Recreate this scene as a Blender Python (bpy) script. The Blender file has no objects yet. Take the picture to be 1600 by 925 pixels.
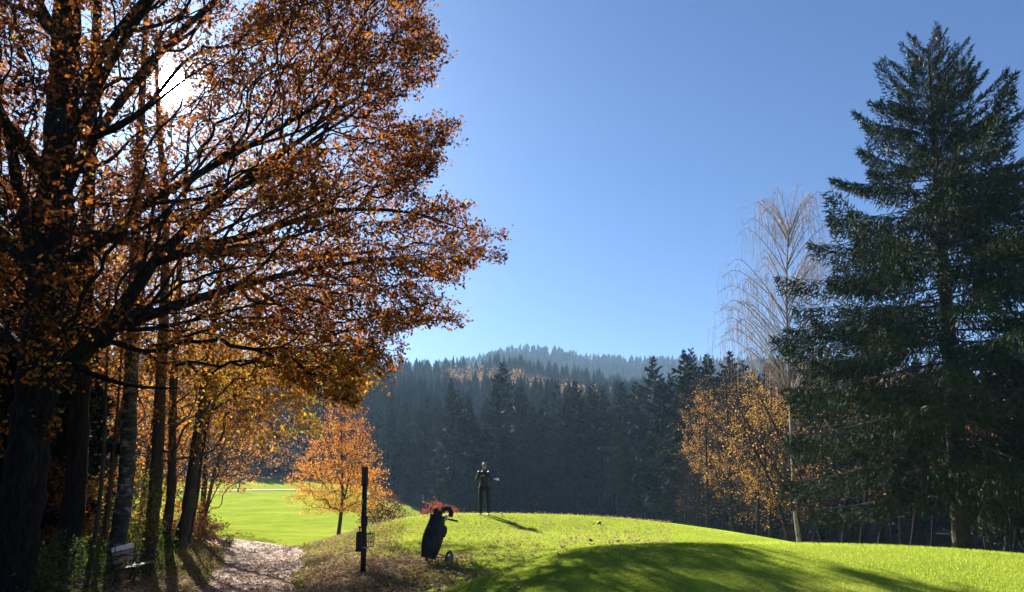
import bpy, math, random
import numpy as np
from mathutils import Vector, Matrix, Quaternion

R = math.radians
rng = np.random.default_rng(7)
random.seed(7)
scene = bpy.context.scene
COL = scene.collection

# ------------------------------------------------------------------ camera
F = 1156.0
PITCH = math.atan(160.0 / F)
CP, SP = math.cos(PITCH), math.sin(PITCH)
EYE = 1.6

def at(u, v, Y):
    """world point seen at photo pixel u,v standing Y metres in front of the camera"""
    x = (u - 800.0) / F
    y = (600.0 - v) / F
    f = CP - SP * y
    k = Y / f
    return np.array([x * k, Y, EYE + (SP + CP * y) * k])

def pix(p):
    p = np.atleast_2d(p)
    dz = p[:, 2] - EYE
    dep = CP * p[:, 1] + SP * dz
    up = -SP * p[:, 1] + CP * dz
    return 800 + F * p[:, 0] / dep, 600 - F * up / dep

cam_d = bpy.data.cameras.new("camera")
cam = bpy.data.objects.new("camera", cam_d)
COL.objects.link(cam)
cam.location = (0, 0, EYE)
cam.rotation_euler = (R(90) + PITCH, 0, 0)
cam_d.sensor_width = 36
cam_d.lens = 36 * F / 1600
cam_d.shift_y = 137.5 / 1600
cam_d.clip_start = 0.05
cam_d.clip_end = 9000
scene.camera = cam

# ------------------------------------------------------------------ light
AZ, EL = R(-26.1), R(27.2)
S = Vector((math.sin(AZ) * math.cos(EL), math.cos(AZ) * math.cos(EL), math.sin(EL)))
sun_d = bpy.data.lights.new("sun", 'SUN')
sun_d.energy = 5.0
sun_d.angle = R(0.5)
sun_d.color = (1.0, 0.95, 0.85)
sun = bpy.data.objects.new("sun", sun_d)
COL.objects.link(sun)
sun.rotation_euler = S.to_track_quat('Z', 'Y').to_euler()
sun.location = (-20, 40, 40)

world = bpy.data.worlds.new("World")
scene.world = world
world.use_nodes = True
nt = world.node_tree
nt.nodes.clear()
wo = nt.nodes.new('ShaderNodeOutputWorld')
sky = nt.nodes.new('ShaderNodeTexSky')
sky.sky_type = 'NISHITA'
sky.sun_disc = False
sky.sun_elevation = EL
sky.sun_rotation = AZ % (2 * math.pi)
sky.altitude = 500
sky.air_density = 1.0
sky.dust_density = 1.1
sky.ozone_density = 3.0
bg = nt.nodes.new('ShaderNodeBackground')
bg.inputs[1].default_value = 0.05
tnt = nt.nodes.new('ShaderNodeMix'); tnt.data_type = 'RGBA'; tnt.blend_type = 'MULTIPLY'; tnt.inputs[0].default_value = 1
tnt.inputs[7].default_value = (.268, .392, .592, 1)      # dims the sky light and cools its colour
nt.links.new(sky.outputs[0], tnt.inputs[6]); nt.links.new(tnt.outputs[2], bg.inputs[0])
# the sun's disc and the bright air close round it
tc = nt.nodes.new('ShaderNodeTexCoord')
dt = nt.nodes.new('ShaderNodeVectorMath'); dt.operation = 'DOT_PRODUCT'
dt.inputs[1].default_value = S
nt.links.new(tc.outputs['Generated'], dt.inputs[0])
ac = nt.nodes.new('ShaderNodeMath'); ac.operation = 'ARCCOSINE'
nt.links.new(dt.outputs['Value'], ac.inputs[0])
rp = nt.nodes.new('ShaderNodeMapRange')
rp.interpolation_type = 'SMOOTHSTEP'
rp.inputs['From Min'].default_value = R(0.6)
rp.inputs['From Max'].default_value = R(1.1)
rp.inputs['To Min'].default_value = 1.0
rp.inputs['To Max'].default_value = 0.0
nt.links.new(ac.outputs[0], rp.inputs[0])
m1 = nt.nodes.new('ShaderNodeMath'); m1.operation = 'MULTIPLY'; m1.inputs[1].default_value = 60.0
nt.links.new(rp.outputs[0], m1.inputs[0])
dv = nt.nodes.new('ShaderNodeMath'); dv.operation = 'DIVIDE'; dv.inputs[1].default_value = R(-1.2)
nt.links.new(ac.outputs[0], dv.inputs[0])
ex = nt.nodes.new('ShaderNodeMath'); ex.operation = 'EXPONENT'
nt.links.new(dv.outputs[0], ex.inputs[0])
m2 = nt.nodes.new('ShaderNodeMath'); m2.operation = 'MULTIPLY_ADD'; m2.inputs[1].default_value = .9
nt.links.new(ex.outputs[0], m2.inputs[0])
nt.links.new(m1.outputs[0], m2.inputs[2])
bg2 = nt.nodes.new('ShaderNodeBackground')
bg2.inputs[0].default_value = (1.0, 0.93, 0.82, 1)
nt.links.new(m2.outputs[0], bg2.inputs[1])
ad = nt.nodes.new('ShaderNodeAddShader')
nt.links.new(bg.outputs[0], ad.inputs[0])
nt.links.new(bg2.outputs[0], ad.inputs[1])
nt.links.new(ad.outputs[0], wo.inputs[0])
world.cycles.sampling_method = 'MANUAL'
world.cycles.sample_map_resolution = 2048

vs = scene.view_settings
vs.view_transform = 'Standard'
vs.look = 'None'
vs.gamma = 1
vs.use_curve_mapping = False
vs.exposure = 1.97
cy = scene.cycles
cy.max_bounces = 6
cy.diffuse_bounces = 3
cy.glossy_bounces = 2
cy.transmission_bounces = 4
cy.transparent_max_bounces = 8
cy.volume_bounces = 0
cy.sample_clamp_indirect = 4.0
cy.caustics_reflective = False
cy.caustics_refractive = False
cy.use_denoising = True
try:
    cy.denoiser = 'OPENIMAGEDENOISE'
    cy.denoising_input_passes = 'RGB_ALBEDO_NORMAL'
    cy.denoising_prefilter = 'ACCURATE'
except Exception:
    pass

# ------------------------------------------------------------------ materials
def mat_new(name):
    m = bpy.data.materials.new(name)
    m.use_nodes = True
    m.node_tree.nodes.clear()
    o = m.node_tree.nodes.new('ShaderNodeOutputMaterial')
    return m, m.node_tree, o

def ramp(nt, stops, src):
    r = nt.nodes.new('ShaderNodeValToRGB')
    el = r.color_ramp.elements
    while len(el) < len(stops):
        el.new(0.5)
    for e, (p, c) in zip(el, stops):
        e.position = p
        e.color = (*c, 1)
    nt.links.new(src, r.inputs[0])
    return r.outputs[0]

def noise(nt, scale, detail=3, rough=0.6, coord='Object', vec=None):
    n = nt.nodes.new('ShaderNodeTexNoise')
    n.inputs['Scale'].default_value = scale
    n.inputs['Detail'].default_value = detail
    n.inputs['Roughness'].default_value = rough
    if vec is None:
        t = nt.nodes.new('ShaderNodeTexCoord')
        vec = t.outputs[coord]
    nt.links.new(vec, n.inputs['Vector'])
    return n.outputs['Fac']

def mixc(nt, fac, a, b, mode='MIX'):
    m = nt.nodes.new('ShaderNodeMix')
    m.data_type = 'RGBA'
    m.blend_type = mode
    for s, x in ((m.inputs[0], fac), (m.inputs[6], a), (m.inputs[7], b)):
        if isinstance(x, (int, float)):
            s.default_value = x
        elif isinstance(x, tuple):
            s.default_value = (*x, 1)
        else:
            nt.links.new(x, s)
    return m.outputs[2]

def attr(nt, name):
    a = nt.nodes.new('ShaderNodeAttribute')
    a.attribute_name = name
    return a.outputs['Fac']

def leaf_mat(name, stops, trans=0.5, spec=0.08):
    m, nt, o = mat_new(name)
    c = ramp(nt, stops, attr(nt, 'tint'))
    p = nt.nodes.new('ShaderNodeBsdfPrincipled')
    p.inputs['Roughness'].default_value = 0.7
    p.inputs['Specular IOR Level'].default_value = spec
    nt.links.new(c, p.inputs['Base Color'])
    t = nt.nodes.new('ShaderNodeBsdfTranslucent')
    nt.links.new(c, t.inputs[0])
    mx = nt.nodes.new('ShaderNodeMixShader')
    mx.inputs[0].default_value = trans
    nt.links.new(p.outputs[0], mx.inputs[1])
    nt.links.new(t.outputs[0], mx.inputs[2])
    nt.links.new(mx.outputs[0], o.inputs[0])
    return m

def solid(name, stops, scale=6.0, rough=0.7, bump=0.0, metallic=0.0, stretch=None, spec=0.4):
    m, nt, o = mat_new(name)
    t = nt.nodes.new('ShaderNodeTexCoord')
    vec = t.outputs['Object']
    if stretch:
        mp = nt.nodes.new('ShaderNodeMapping')
        mp.inputs['Scale'].default_value = stretch
        nt.links.new(vec, mp.inputs[0])
        vec = mp.outputs[0]
    n = noise(nt, scale, 5, 0.65, vec=vec)
    c = ramp(nt, stops, n)
    p = nt.nodes.new('ShaderNodeBsdfPrincipled')
    p.inputs['Roughness'].default_value = rough
    p.inputs['Metallic'].default_value = metallic
    p.inputs['Specular IOR Level'].default_value = spec
    nt.links.new(c, p.inputs['Base Color'])
    if bump:
        b = nt.nodes.new('ShaderNodeBump')
        b.inputs['Strength'].default_value = 0.8
        b.inputs['Distance'].default_value = bump
        nt.links.new(n, b.inputs['Height'])
        nt.links.new(b.outputs[0], p.inputs['Normal'])
    nt.links.new(p.outputs[0], o.inputs[0])
    return m

M = {}
M['oak_leaf'] = leaf_mat('oak_leaf', [(0, (.05, .022, .012)), (.35, (.23, .068, .018)), (.68, (.46, .15, .025)), (.9, (.56, .29, .03)), (1, (.38, .33, .04))], .48)
M['amber_leaf'] = leaf_mat('amber_leaf', [(0, (.22, .08, .02)), (.4, (.5, .22, .03)), (.75, (.62, .38, .04)), (1, (.32, .34, .04))], .55)
M['orange_leaf'] = leaf_mat('orange_leaf', [(0, (.32, .11, .03)), (.5, (.58, .23, .045)), (.85, (.70, .34, .05)), (1, (.7, .42, .06))], .5)
M['pale_leaf'] = leaf_mat('pale_leaf', [(0, (.22, .10, .05)), (.6, (.42, .21, .09)), (1, (.5, .30, .10))], .5)
M['gold_leaf'] = leaf_mat('gold_leaf', [(0, (.16, .08, .03)), (.5, (.46, .24, .045)), (1, (.6, .37, .07))], .5)
M['hill_leaf'] = leaf_mat('hill_leaf', [(0, (.08, .06, .03)), (.45, (.14, .09, .04)), (.75, (.30, .15, .05)), (1, (.42, .19, .05))], .4)
M['red_leaf'] = leaf_mat('red_leaf', [(0, (.18, .035, .02)), (.6, (.38, .08, .035)), (1, (.5, .16, .05))], .4)
M['maroon_leaf'] = leaf_mat('maroon_leaf', [(0, (.07, .02, .02)), (1, (.2, .05, .03))], .4)
M['green_leaf'] = leaf_mat('green_leaf', [(0, (.03, .06, .012)), (.6, (.08, .13, .02)), (.85, (.2, .22, .03)), (1, (.38, .26, .04))], .5)
M['grass_blade'] = leaf_mat('grass_blade', [(0, (.17, .24, .025)), (.6, (.38, .455, .05)), (1, (.56, .54, .11))], .6)
M['rough_blade'] = leaf_mat('rough_blade', [(0, (.10, .13, .015)), (.5, (.26, .29, .025)), (1, (.46, .38, .12))], .55)
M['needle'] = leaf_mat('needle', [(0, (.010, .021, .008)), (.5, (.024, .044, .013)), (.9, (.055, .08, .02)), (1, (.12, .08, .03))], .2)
M['far_needle'] = leaf_mat('far_needle', [(0, (.008, .016, .009)), (.6, (.018, .033, .014)), (1, (.045, .05, .022))], .12)
_nt = M['far_needle'].node_tree
_oi = _nt.nodes.new('ShaderNodeObjectInfo')
_cr = [n_ for n_ in _nt.nodes if n_.type == 'VALTORGB'][0]
_tn = ramp(_nt, [(0, (.6, .65, .7)), (.4, (.9, 1, .95)), (.75, (1.3, 1.3, 1.0)), (.93, (1.9, 1.6, 1.1)), (1, (2.4, 1.7, 1.1))], _oi.outputs['Random'])
_mx = mixc(_nt, 1.0, _cr.outputs[0], _tn, 'MULTIPLY')
for n_ in _nt.nodes:
    if n_.type == 'BSDF_PRINCIPLED': _nt.links.new(_mx, n_.inputs['Base Color'])
    if n_.type == 'BSDF_TRANSLUCENT': _nt.links.new(_mx, n_.inputs[0])
M['fallen'] = leaf_mat('fallen', [(0, (.14, .06, .03)), (.35, (.34, .17, .09)), (.7, (.5, .33, .2)), (.93, (.62, .45, .3)), (1, (.55, .2, .05))], .25)
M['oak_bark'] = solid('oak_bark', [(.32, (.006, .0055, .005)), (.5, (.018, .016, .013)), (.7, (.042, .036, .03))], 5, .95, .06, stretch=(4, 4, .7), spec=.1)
M['grey_bark'] = solid('grey_bark', [(.3, (.022, .019, .015)), (.7, (.08, .068, .055))], 5, .9, .02, stretch=(3, 3, .5))
M['twig'] = solid('twig', [(.3, (.10, .07, .055)), (.7, (.22, .16, .13))], 5, .8)
M['spruce_bark'] = solid('spruce_bark', [(.3, (.022, .016, .012)), (.6, (.06, .045, .03)), (.75, (.09, .085, .04))], 4, .9, .02, stretch=(2, 2, 1))
M['cone'] = solid('cone', [(.3, (.14, .07, .035)), (.7, (.26, .14, .07))], 30, .7)
M['birch_bark'] = solid('birch_bark', [(.38, (.02, .018, .016)), (.54, (.06, .055, .05)), (.62, (.22, .21, .19)), (.8, (.4, .38, .36))], 3.0, .8, .004, stretch=(1.2, 1.2, 2.6))
M['black'] = solid('black', [(.3, (.008, .008, .01)), (.7, (.02, .02, .024))], 8, .55)
M['rubber'] = solid('rubber', [(.3, (.01, .01, .01)), (.7, (.02, .02, .02))], 20, .8)
M['metal'] = solid('metal', [(.3, (.35, .36, .38)), (.7, (.5, .5, .52))], 12, .35, metallic=1)
M['white'] = solid('white', [(.3, (.6, .62, .64)), (.7, (.78, .79, .8))], 12, .5)
M['greycloth'] = solid('greycloth', [(.3, (.2, .21, .24)), (.7, (.32, .33, .36))], 12, .8)
M['jacket'] = solid('jacket', [(.3, (.008, .010, .019)), (.7, (.018, .022, .038))], 7, .5, .02)
M['trousers'] = solid('trousers', [(.3, (.004, .004, .006)), (.7, (.009, .009, .012))], 9, .75, .004)
M['skin'] = solid('skin', [(.3, (.38, .2, .14)), (.7, (.48, .27, .19))], 12, .5)
M['hair'] = solid('hair', [(.3, (.14, .11, .09)), (.7, (.35, .31, .27))], 60, .6)
M['eye'] = solid('eye', [(.4, (.02, .02, .02)), (.6, (.03, .02, .02))], 9, .2)
M['post'] = solid('post', [(.3, (.012, .012, .013)), (.7, (.03, .028, .027))], 8, .5)
M['postbrown'] = solid('postbrown', [(.3, (.03, .018, .013)), (.7, (.07, .04, .03))], 8, .6)
M['slat'] = solid('slat', [(.3, (.13, .08, .06)), (.7, (.3, .22, .18))], 5, .6, .002, stretch=(6, 1, 6))
M['litslat'] = solid('litslat', [(.3, (.62, .64, .66)), (.7, (.8, .82, .84))], 5, .4, .001, stretch=(6, 1, 6))  # paler copy of the slat wood, sunlight put into its colour
M['iron'] = solid('iron', [(.3, (.02, .018, .018)), (.7, (.05, .045, .045))], 15, .45, metallic=.4)

# path gravel
m, nt, o = mat_new('gravel')
n1 = noise(nt, 0.7, 4); n2 = noise(nt, 22, 3, .8)
c1 = ramp(nt, [(.3, (.33, .21, .135)), (.7, (.47, .34, .24))], n1)
c2 = ramp(nt, [(.35, (.62, .56, .52)), (.5, (.95, .9, .87)), (.68, (1.05, 1.05, 1.05))], n2)
c = mixc(nt, 1.0, c1, c2, 'MULTIPLY')
p = nt.nodes.new('ShaderNodeBsdfPrincipled'); p.inputs['Roughness'].default_value = .9
nt.links.new(c, p.inputs['Base Color'])
b = nt.nodes.new('ShaderNodeBump'); b.inputs['Distance'].default_value = .03
nt.links.new(n2, b.inputs['Height']); nt.links.new(b.outputs[0], p.inputs['Normal'])
nt.links.new(p.outputs[0], o.inputs[0])
M['gravel'] = m

# ground: mown turf, rough turf, forest floor by vertex masks
m, nt, o = mat_new('turf')
nb = noise(nt, 0.18, 4); nm = noise(nt, 1.6, 4, .7); nf = noise(nt, 26, 3, .85)
mown = ramp(nt, [(.3, (.22, .29, .035)), (.55, (.29, .36, .045)), (.75, (.36, .39, .065))], nb)
mown2 = mixc(nt, .5, mown, ramp(nt, [(.3, (.8, .84, .8)), (.7, (1.15, 1.1, 1.05))], nm), 'MULTIPLY')
mown3 = mixc(nt, .75, mown2, ramp(nt, [(.3, (.65, .7, .6)), (.52, (1, 1, 1)), (.72, (1.25, 1.2, 1.3))], nf), 'MULTIPLY')
rough = ramp(nt, [(.3, (.12, .085, .03)), (.45, (.19, .19, .03)), (.6, (.25, .26, .03)), (.75, (.34, .25, .12))], nm)
rough2 = mixc(nt, .8, rough, ramp(nt, [(.3, (.4, .4, .4)), (.6, (1, 1, 1)), (.75, (1.9, 1.6, 1.5))], nf), 'MULTIPLY')
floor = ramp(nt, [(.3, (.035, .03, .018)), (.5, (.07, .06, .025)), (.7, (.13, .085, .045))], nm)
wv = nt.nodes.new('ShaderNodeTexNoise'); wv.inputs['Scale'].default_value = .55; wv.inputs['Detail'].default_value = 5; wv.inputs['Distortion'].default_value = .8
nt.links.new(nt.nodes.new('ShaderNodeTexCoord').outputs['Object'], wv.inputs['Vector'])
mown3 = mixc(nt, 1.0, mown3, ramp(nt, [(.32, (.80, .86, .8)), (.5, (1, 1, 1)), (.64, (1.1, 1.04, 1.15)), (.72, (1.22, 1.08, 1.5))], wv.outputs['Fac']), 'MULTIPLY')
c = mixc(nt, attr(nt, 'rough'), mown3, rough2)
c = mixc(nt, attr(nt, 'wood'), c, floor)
p = nt.nodes.new('ShaderNodeBsdfPrincipled'); p.inputs['Roughness'].default_value = .85
p.inputs['Specular IOR Level'].default_value = 0
nt.links.new(c, p.inputs['Base Color'])
b = nt.nodes.new('ShaderNodeBump'); b.inputs['Distance'].default_value = .05; b.inputs['Strength'].default_value = .9
nt.links.new(nf, b.inputs['Height']); nt.links.new(b.outputs[0], p.inputs['Normal'])
nt.links.new(p.outputs[0], o.inputs[0])
M['turf'] = m

# ------------------------------------------------------------------ mesh helpers
class MB:
    def __init__(self):
        self.v = []; self.f = []; self.t = []; self.n = 0
    def add(self, v, f, tint=None):
        v = np.asarray(v, dtype=np.float64).reshape(-1, 3)
        fs = f if isinstance(f, list) else [f]
        for a in fs:
            a = np.asarray(a, dtype=np.int64)
            self.f.append(a + self.n)
        self.v.append(v)
        if tint is None:
            tint = np.full(len(v), .5)
        elif np.isscalar(tint):
            tint = np.full(len(v), float(tint))
        self.t.append(np.asarray(tint))
        self.n += len(v)
    def mesh(self, name, smooth=False):
        me = bpy.data.meshes.new(name)
        if not self.v:
            return me
        V = np.concatenate(self.v)
        me.vertices.add(len(V))
        me.vertices.foreach_set('co', V.astype(np.float32).ravel())
        loops = np.concatenate([a.ravel() for a in self.f])
        sizes = np.concatenate([np.full(a.shape[0], a.shape[1]) for a in self.f])
        me.loops.add(len(loops))
        me.loops.foreach_set('vertex_index', loops.astype(np.int32))
        me.polygons.add(len(sizes))
        st = np.concatenate([[0], np.cumsum(sizes)[:-1]])
        me.polygons.foreach_set('loop_start', st.astype(np.int32))
        me.polygons.foreach_set('use_smooth', np.full(len(sizes), smooth, dtype=bool))
        me.update(calc_edges=True)
        a = me.attributes.new('tint', 'FLOAT', 'POINT')
        a.data.foreach_set('value', np.concatenate(self.t).astype(np.float32))
        return me
    def build(self, name, mat, parent=None, smooth=False, loc=(0, 0, 0)):
        me = self.mesh(name, smooth)
        me.materials.append(mat)
        o = bpy.data.objects.new(name, me)
        COL.objects.link(o)
        o.location = loc
        if parent is not None:
            o.parent = parent
        return o

def thing(name, label, cat, loc=(0, 0, 0), rotz=0.0, group=None):
    o = bpy.data.objects.new(name, None)
    COL.objects.link(o)
    o.empty_display_size = .2
    o.location = tuple(float(a) for a in loc)
    o.rotation_euler = (0, 0, rotz)
    tag(o, label, cat, group)
    return o

def tag(o, label=None, cat=None, group=None, kind=None):
    if label: o['label'] = label
    if cat: o['category'] = cat
    if group: o['group'] = group
    if kind: o['kind'] = kind
    return o

def copy_tree(root, loc, rotz, scale, label=None, group=None):
    r = root.copy()
    COL.objects.link(r)
    r.location = loc
    r.rotation_euler = (0, 0, rotz)
    r.scale = scale
    if label: r['label'] = label
    if group: r['group'] = group
    for ch in list(root.children):
        c = ch.copy()
        COL.objects.link(c)
        c.parent = r
    return r

def norm(a):
    a = np.asarray(a, float)
    return a / np.maximum(np.linalg.norm(a, axis=-1, keepdims=True), 1e-9)

def tube(mb, pts, rad, k=6, tint=None, cap=True):
    pts = np.asarray(pts, float); rad = np.broadcast_to(np.asarray(rad, float), (len(pts),))
    n = len(pts)
    T = np.gradient(pts, axis=0)
    T = norm(T)
    up = np.array([0.31, 0.17, 0.93]) if abs(T[0][2]) < .9 else np.array([1., .1, .05])
    A = norm(np.cross(T, up))
    for i in range(1, n):
        if np.dot(A[i], A[i-1]) < 0:
            A[i] = -A[i]
    B = np.cross(T, A)
    ang = np.arange(k) * 2 * math.pi / k
    ring = A[:, None, :] * np.cos(ang)[None, :, None] + B[:, None, :] * np.sin(ang)[None, :, None]
    V = (pts[:, None, :] + ring * rad[:, None, None]).reshape(-1, 3)
    i = np.arange(n - 1)[:, None] * k; j = np.arange(k)[None, :]; j2 = (j + 1) % k
    q = np.stack([i + j, i + j2, i + k + j2, i + k + j], -1).reshape(-1, 4)
    fs = [q]
    if cap:
        V = np.vstack([V, pts[0], pts[-1]])
        jj = np.arange(k)
        fs.append(np.stack([(jj + 1) % k, jj, np.full(k, n * k)], -1))
        e = (n - 1) * k
        fs.append(np.stack([e + jj, e + (jj + 1) % k, np.full(k, n * k + 1)], -1))
    mb.add(V, fs, tint)

def box(mb, c, s, rot=None, bev=0.0, tint=None):
    c = np.asarray(c, float); h = np.asarray(s, float) / 2
    if bev <= 0:
        bev = min(h) * .18
    # chamfered box: 24 vertices
    V = []; idx = {}
    for sx in (-1, 1):
        for sy in (-1, 1):
            for sz in (-1, 1):
                sg = np.array([sx, sy, sz])
                for ax in range(3):
                    p = sg * (h - bev); p[ax] = sg[ax] * h[ax]
                    idx[(sx, sy, sz, ax)] = len(V); V.append(p)
    q = []; t = []
    for ax in range(3):
        a, b_ = (ax + 1) % 3, (ax + 2) % 3
        for s_ in (-1, 1):
            l = []
            for (p1, p2) in ((-1, -1), (1, -1), (1, 1), (-1, 1)):
                g = [0, 0, 0]; g[ax] = s_; g[a] = p1; g[b_] = p2
                l.append(idx[(*g, ax)])
            q.append(l if s_ > 0 else l[::-1])
    for ax in range(3):           # edges
        a, b_ = (ax + 1) % 3, (ax + 2) % 3
        for p1 in (-1, 1):
            for p2 in (-1, 1):
                g0 = [0, 0, 0]; g1 = [0, 0, 0]
                g0[ax] = -1; g1[ax] = 1
                g0[a] = g1[a] = p1; g0[b_] = g1[b_] = p2
                l = [idx[(*g0, a)], idx[(*g1, a)], idx[(*g1, b_)], idx[(*g0, b_)]]
                q.append(l if p1 * p2 < 0 else l[::-1])
    for sx in (-1, 1):
        for sy in (-1, 1):
            for sz in (-1, 1):
                l = [idx[(sx, sy, sz, 0)], idx[(sx, sy, sz, 1)], idx[(sx, sy, sz, 2)]]
                t.append(l if sx * sy * sz > 0 else l[::-1])
    V = np.array(V)
    if rot is not None:
        V = V @ np.array(rot).T
    mb.add(V + c, [np.array(q), np.array(t)], tint)

def ell(mb, c, r, nu=14, nv=9, rot=None):
    th = np.linspace(0, math.pi, nv + 1)[1:-1]
    ph = np.arange(nu) * 2 * math.pi / nu
    V = [[0, 0, 1]]
    for t_ in th:
        for p_ in ph:
            V.append([math.sin(t_) * math.cos(p_), math.sin(t_) * math.sin(p_), math.cos(t_)])
    V.append([0, 0, -1])
    V = np.array(V) * np.asarray(r, float)
    if rot is not None:
        V = V @ np.array(rot).T
    V = V + np.asarray(c, float)
    t = []; q = []
    L = len(V) - 1
    for j in range(nu):
        j2 = (j + 1) % nu
        t.append([0, 1 + j, 1 + j2])
        b0 = 1 + (nv - 2) * nu
        t.append([L, b0 + j2, b0 + j])
        for i in range(nv - 2):
            a = 1 + i * nu
            q.append([a + j, a + nu + j, a + nu + j2, a + j2])
    mb.add(V, [np.array(t), np.array(q)])

def rotz(a):
    c, s = math.cos(a), math.sin(a)
    return np.array([[c, -s, 0], [s, c, 0], [0, 0, 1.]])
def roty(a):
    c, s = math.cos(a), math.sin(a)
    return np.array([[c, 0, s], [0, 1, 0], [-s, 0, c]])
def rotx(a):
    c, s = math.cos(a), math.sin(a)
    return np.array([[1, 0, 0], [0, c, -s], [0, s, c]])

def frames(d, rg, roll=None):
    """orthonormal frames (N,3,3) whose columns are (side, d, normal)"""
    d = norm(d)
    r = norm(rg.normal(size=d.shape)) if roll is None else roll
    s = norm(np.cross(d, r))
    n = np.cross(s, d)
    return np.stack([s, d, n], -1)

def scatter(mb, tv, tf, pos, fr, sc, tint):
    """copies template tv,tf to each pos with frame fr and scale sc"""
    N = len(pos); k = len(tv)
    sc = np.asarray(sc, float)
    if sc.ndim == 1: sc = sc[:, None].repeat(3, 1)
    loc = tv[None] * sc[:, None, :]
    V = np.einsum('nij,nkj->nki', fr, loc) + pos[:, None, :]
    off = (np.arange(N) * k)[:, None, None]
    fs = [(np.asarray(f)[None] + off).reshape(-1, np.asarray(f).shape[1]) for f in tf]
    mb.add(V.reshape(-1, 3), fs, np.repeat(tint, k))

# templates (x side, y along, z normal)
LOBED = np.array([[0, 0, 0], [.16, .22, .02], [.12, .34, .0], [.30, .52, .05], [.17, .64, .01], [.24, .8, .03], [0, 1, .0],
                  [-.24, .8, .03], [-.17, .64, .01], [-.30, .52, .05], [-.12, .34, 0], [-.16, .22, .02]])
LOBED_F = [np.arange(12)[None]]
OVAL = np.array([[0, 0, 0], [.26, .35, .04], [.2, .7, .03], [0, 1, -.03], [-.2, .7, .03], [-.26, .35, .04]])
OVAL_F = [np.arange(6)[None]]
DIAM = np.array([[0, 0, 0], [.3, .5, .05], [0, 1, 0], [-.3, .5, .05]])
DIAM_F = [np.arange(4)[None]]
# ------------------------------------------------------------------ terrain
ctl = []
def cp(u, v, Y, z=None):
    p = at(u, v, Y)
    ctl.append((p[0], Y, p[2] if z is None else z))
def cw(x, y, z): ctl.append((x, y, z))
# path and left bank
cw(0, 0, 0); cw(-1.5, 3, .0); cw(-3, 3, -.08); cw(-4.2, 9, -.32); cw(-5.4, 15, -.57); cw(-8.0, 25, -.8); cw(-10.4, 32, -.87); cw(-14, 36, -.85); cw(-22, 38, -.6)
cw(-9.4, 18, -.66); cw(-8.9, 13, -.66); cw(-11.5, 18, -.4); cw(-10.6, 24, -.2); cw(-9.6, 27.5, -.72); cw(-14, 26, .1); cw(-16, 18, .2); cw(-22, 24, .6); cw(-18, 9, .1); cw(-10, 5, -.2); cw(-30, 14, .6)
cw(-14, 31, -.3)
# mound with the tee
cp(757, 805, 26); cp(620, 812, 26); cp(700, 803, 27); cp(800, 803, 27.5); cp(900, 806, 28); cp(1000, 815, 29); cp(1100, 831, 30); cp(1200, 848, 31)
cp(680, 882, 15); cp(573, 898, 16); cp(490, 872, 22.5); cp(560, 833, 25); cp(520, 850, 25); cp(470, 925, 15.5); cp(640, 845, 21); cp(760, 845, 20)
cp(600, 925, 13.4); cp(860, 830, 23); cp(545, 838, 30)
cw(-9.5, 29, -.92)
# dip and near ridge
cp(1000, 847, 19); cp(730, 885, 14.3); cp(800, 866, 16.5); cp(1100, 847, 21); cp(900, 853, 16.5); cp(640, 905, 13.8)
cw(.6, 12, .12); cw(3.2, 12.5, .3); cw(-1.9, 8, .0); cw(-1.6, 10.5, .0); cw(-3, 6, -.12)
cp(900, 857, 8.3); cp(1000, 850.5, 8.5); cp(1100, 848.5, 8.8); cp(1200, 848, 9.5); cp(1300, 853, 10.8); cp(1400, 860, 12); cp(1500, 868, 13); cp(1600, 876, 14)
cp(850, 870, 8.0); cp(785, 891, 7.9); cp(725, 918, 7.9)
cp(850, 925, 6.2); cp(1000, 925, 6.1); cp(1200, 925, 6.2); cp(1500, 925, 6.8); cp(1250, 880, 7.6); cp(1700, 890, 13)
cw(4.5, 17, .1); cw(9, 17, -.15); cw(12.5, 19, -.5)
cw(3, 2.5, .25); cw(.8, 2.5, .2); cw(8, 4, .45); cw(15, 8, .3); cw(25, 12, -.3)
# falls away behind
cw(-5, 33, -1.3); cw(-2, 36, -1.6); cw(3, 37, -1.8); cw(8, 38, -2.0); cw(13, 33, -1.7); cw(14.9, 26, -1.0); cw(20, 30, -1.5); cw(12, 27, -.75)
cw(-16, 45, -1.1); cw(-9.3, 40, -1.1); cw(-3, 47, -1.9); cw(5, 50, -2.3); cw(20, 45, -2.2); cw(35, 42, -2.0); cw(40, 20, -1); cw(-30, 45, -.6); cw(-45, 30, .8)
for a in range(95, 271, 25):
    cw(25 * math.cos(R(a + 180 - 180) - R(90)) * 0 + 25 * math.sin(R(a)), 25 * math.cos(R(a)), 0)
    cw(50 * math.sin(R(a)), 50 * math.cos(R(a)), 0)
ctl = np.array(ctl)
def _U(r2):
    return r2 * np.log(np.maximum(r2, 1e-12)) * .5
_n = len(ctl)
_K = _U(((ctl[:, None, :2] - ctl[None, :, :2]) ** 2).sum(-1)) + np.eye(_n) * 0.35
_P = np.hstack([np.ones((_n, 1)), ctl[:, :2]])
_A = np.block([[_K, _P], [_P.T, np.zeros((3, 3))]])
_W = np.linalg.solve(_A, np.concatenate([ctl[:, 2], np.zeros(3)]))

def sstep(a, b, x):
    t = np.clip((x - a) / (b - a), 0, 1)
    return t * t * (3 - 2 * t)

def wob(x, y, s, seed=0):
    """soft pseudo noise in -1..1"""
    a = seed * 1.7
    return (np.sin(x / s * 1.3 + a + 1.7 * np.sin(y / s * .9 + a)) + np.sin(y / s * 1.1 + 2 * a + 1.3 * np.sin(x / s * .7 - a)) + np.sin((x + y) / s * .8 + 3 * a)) / 3

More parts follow.
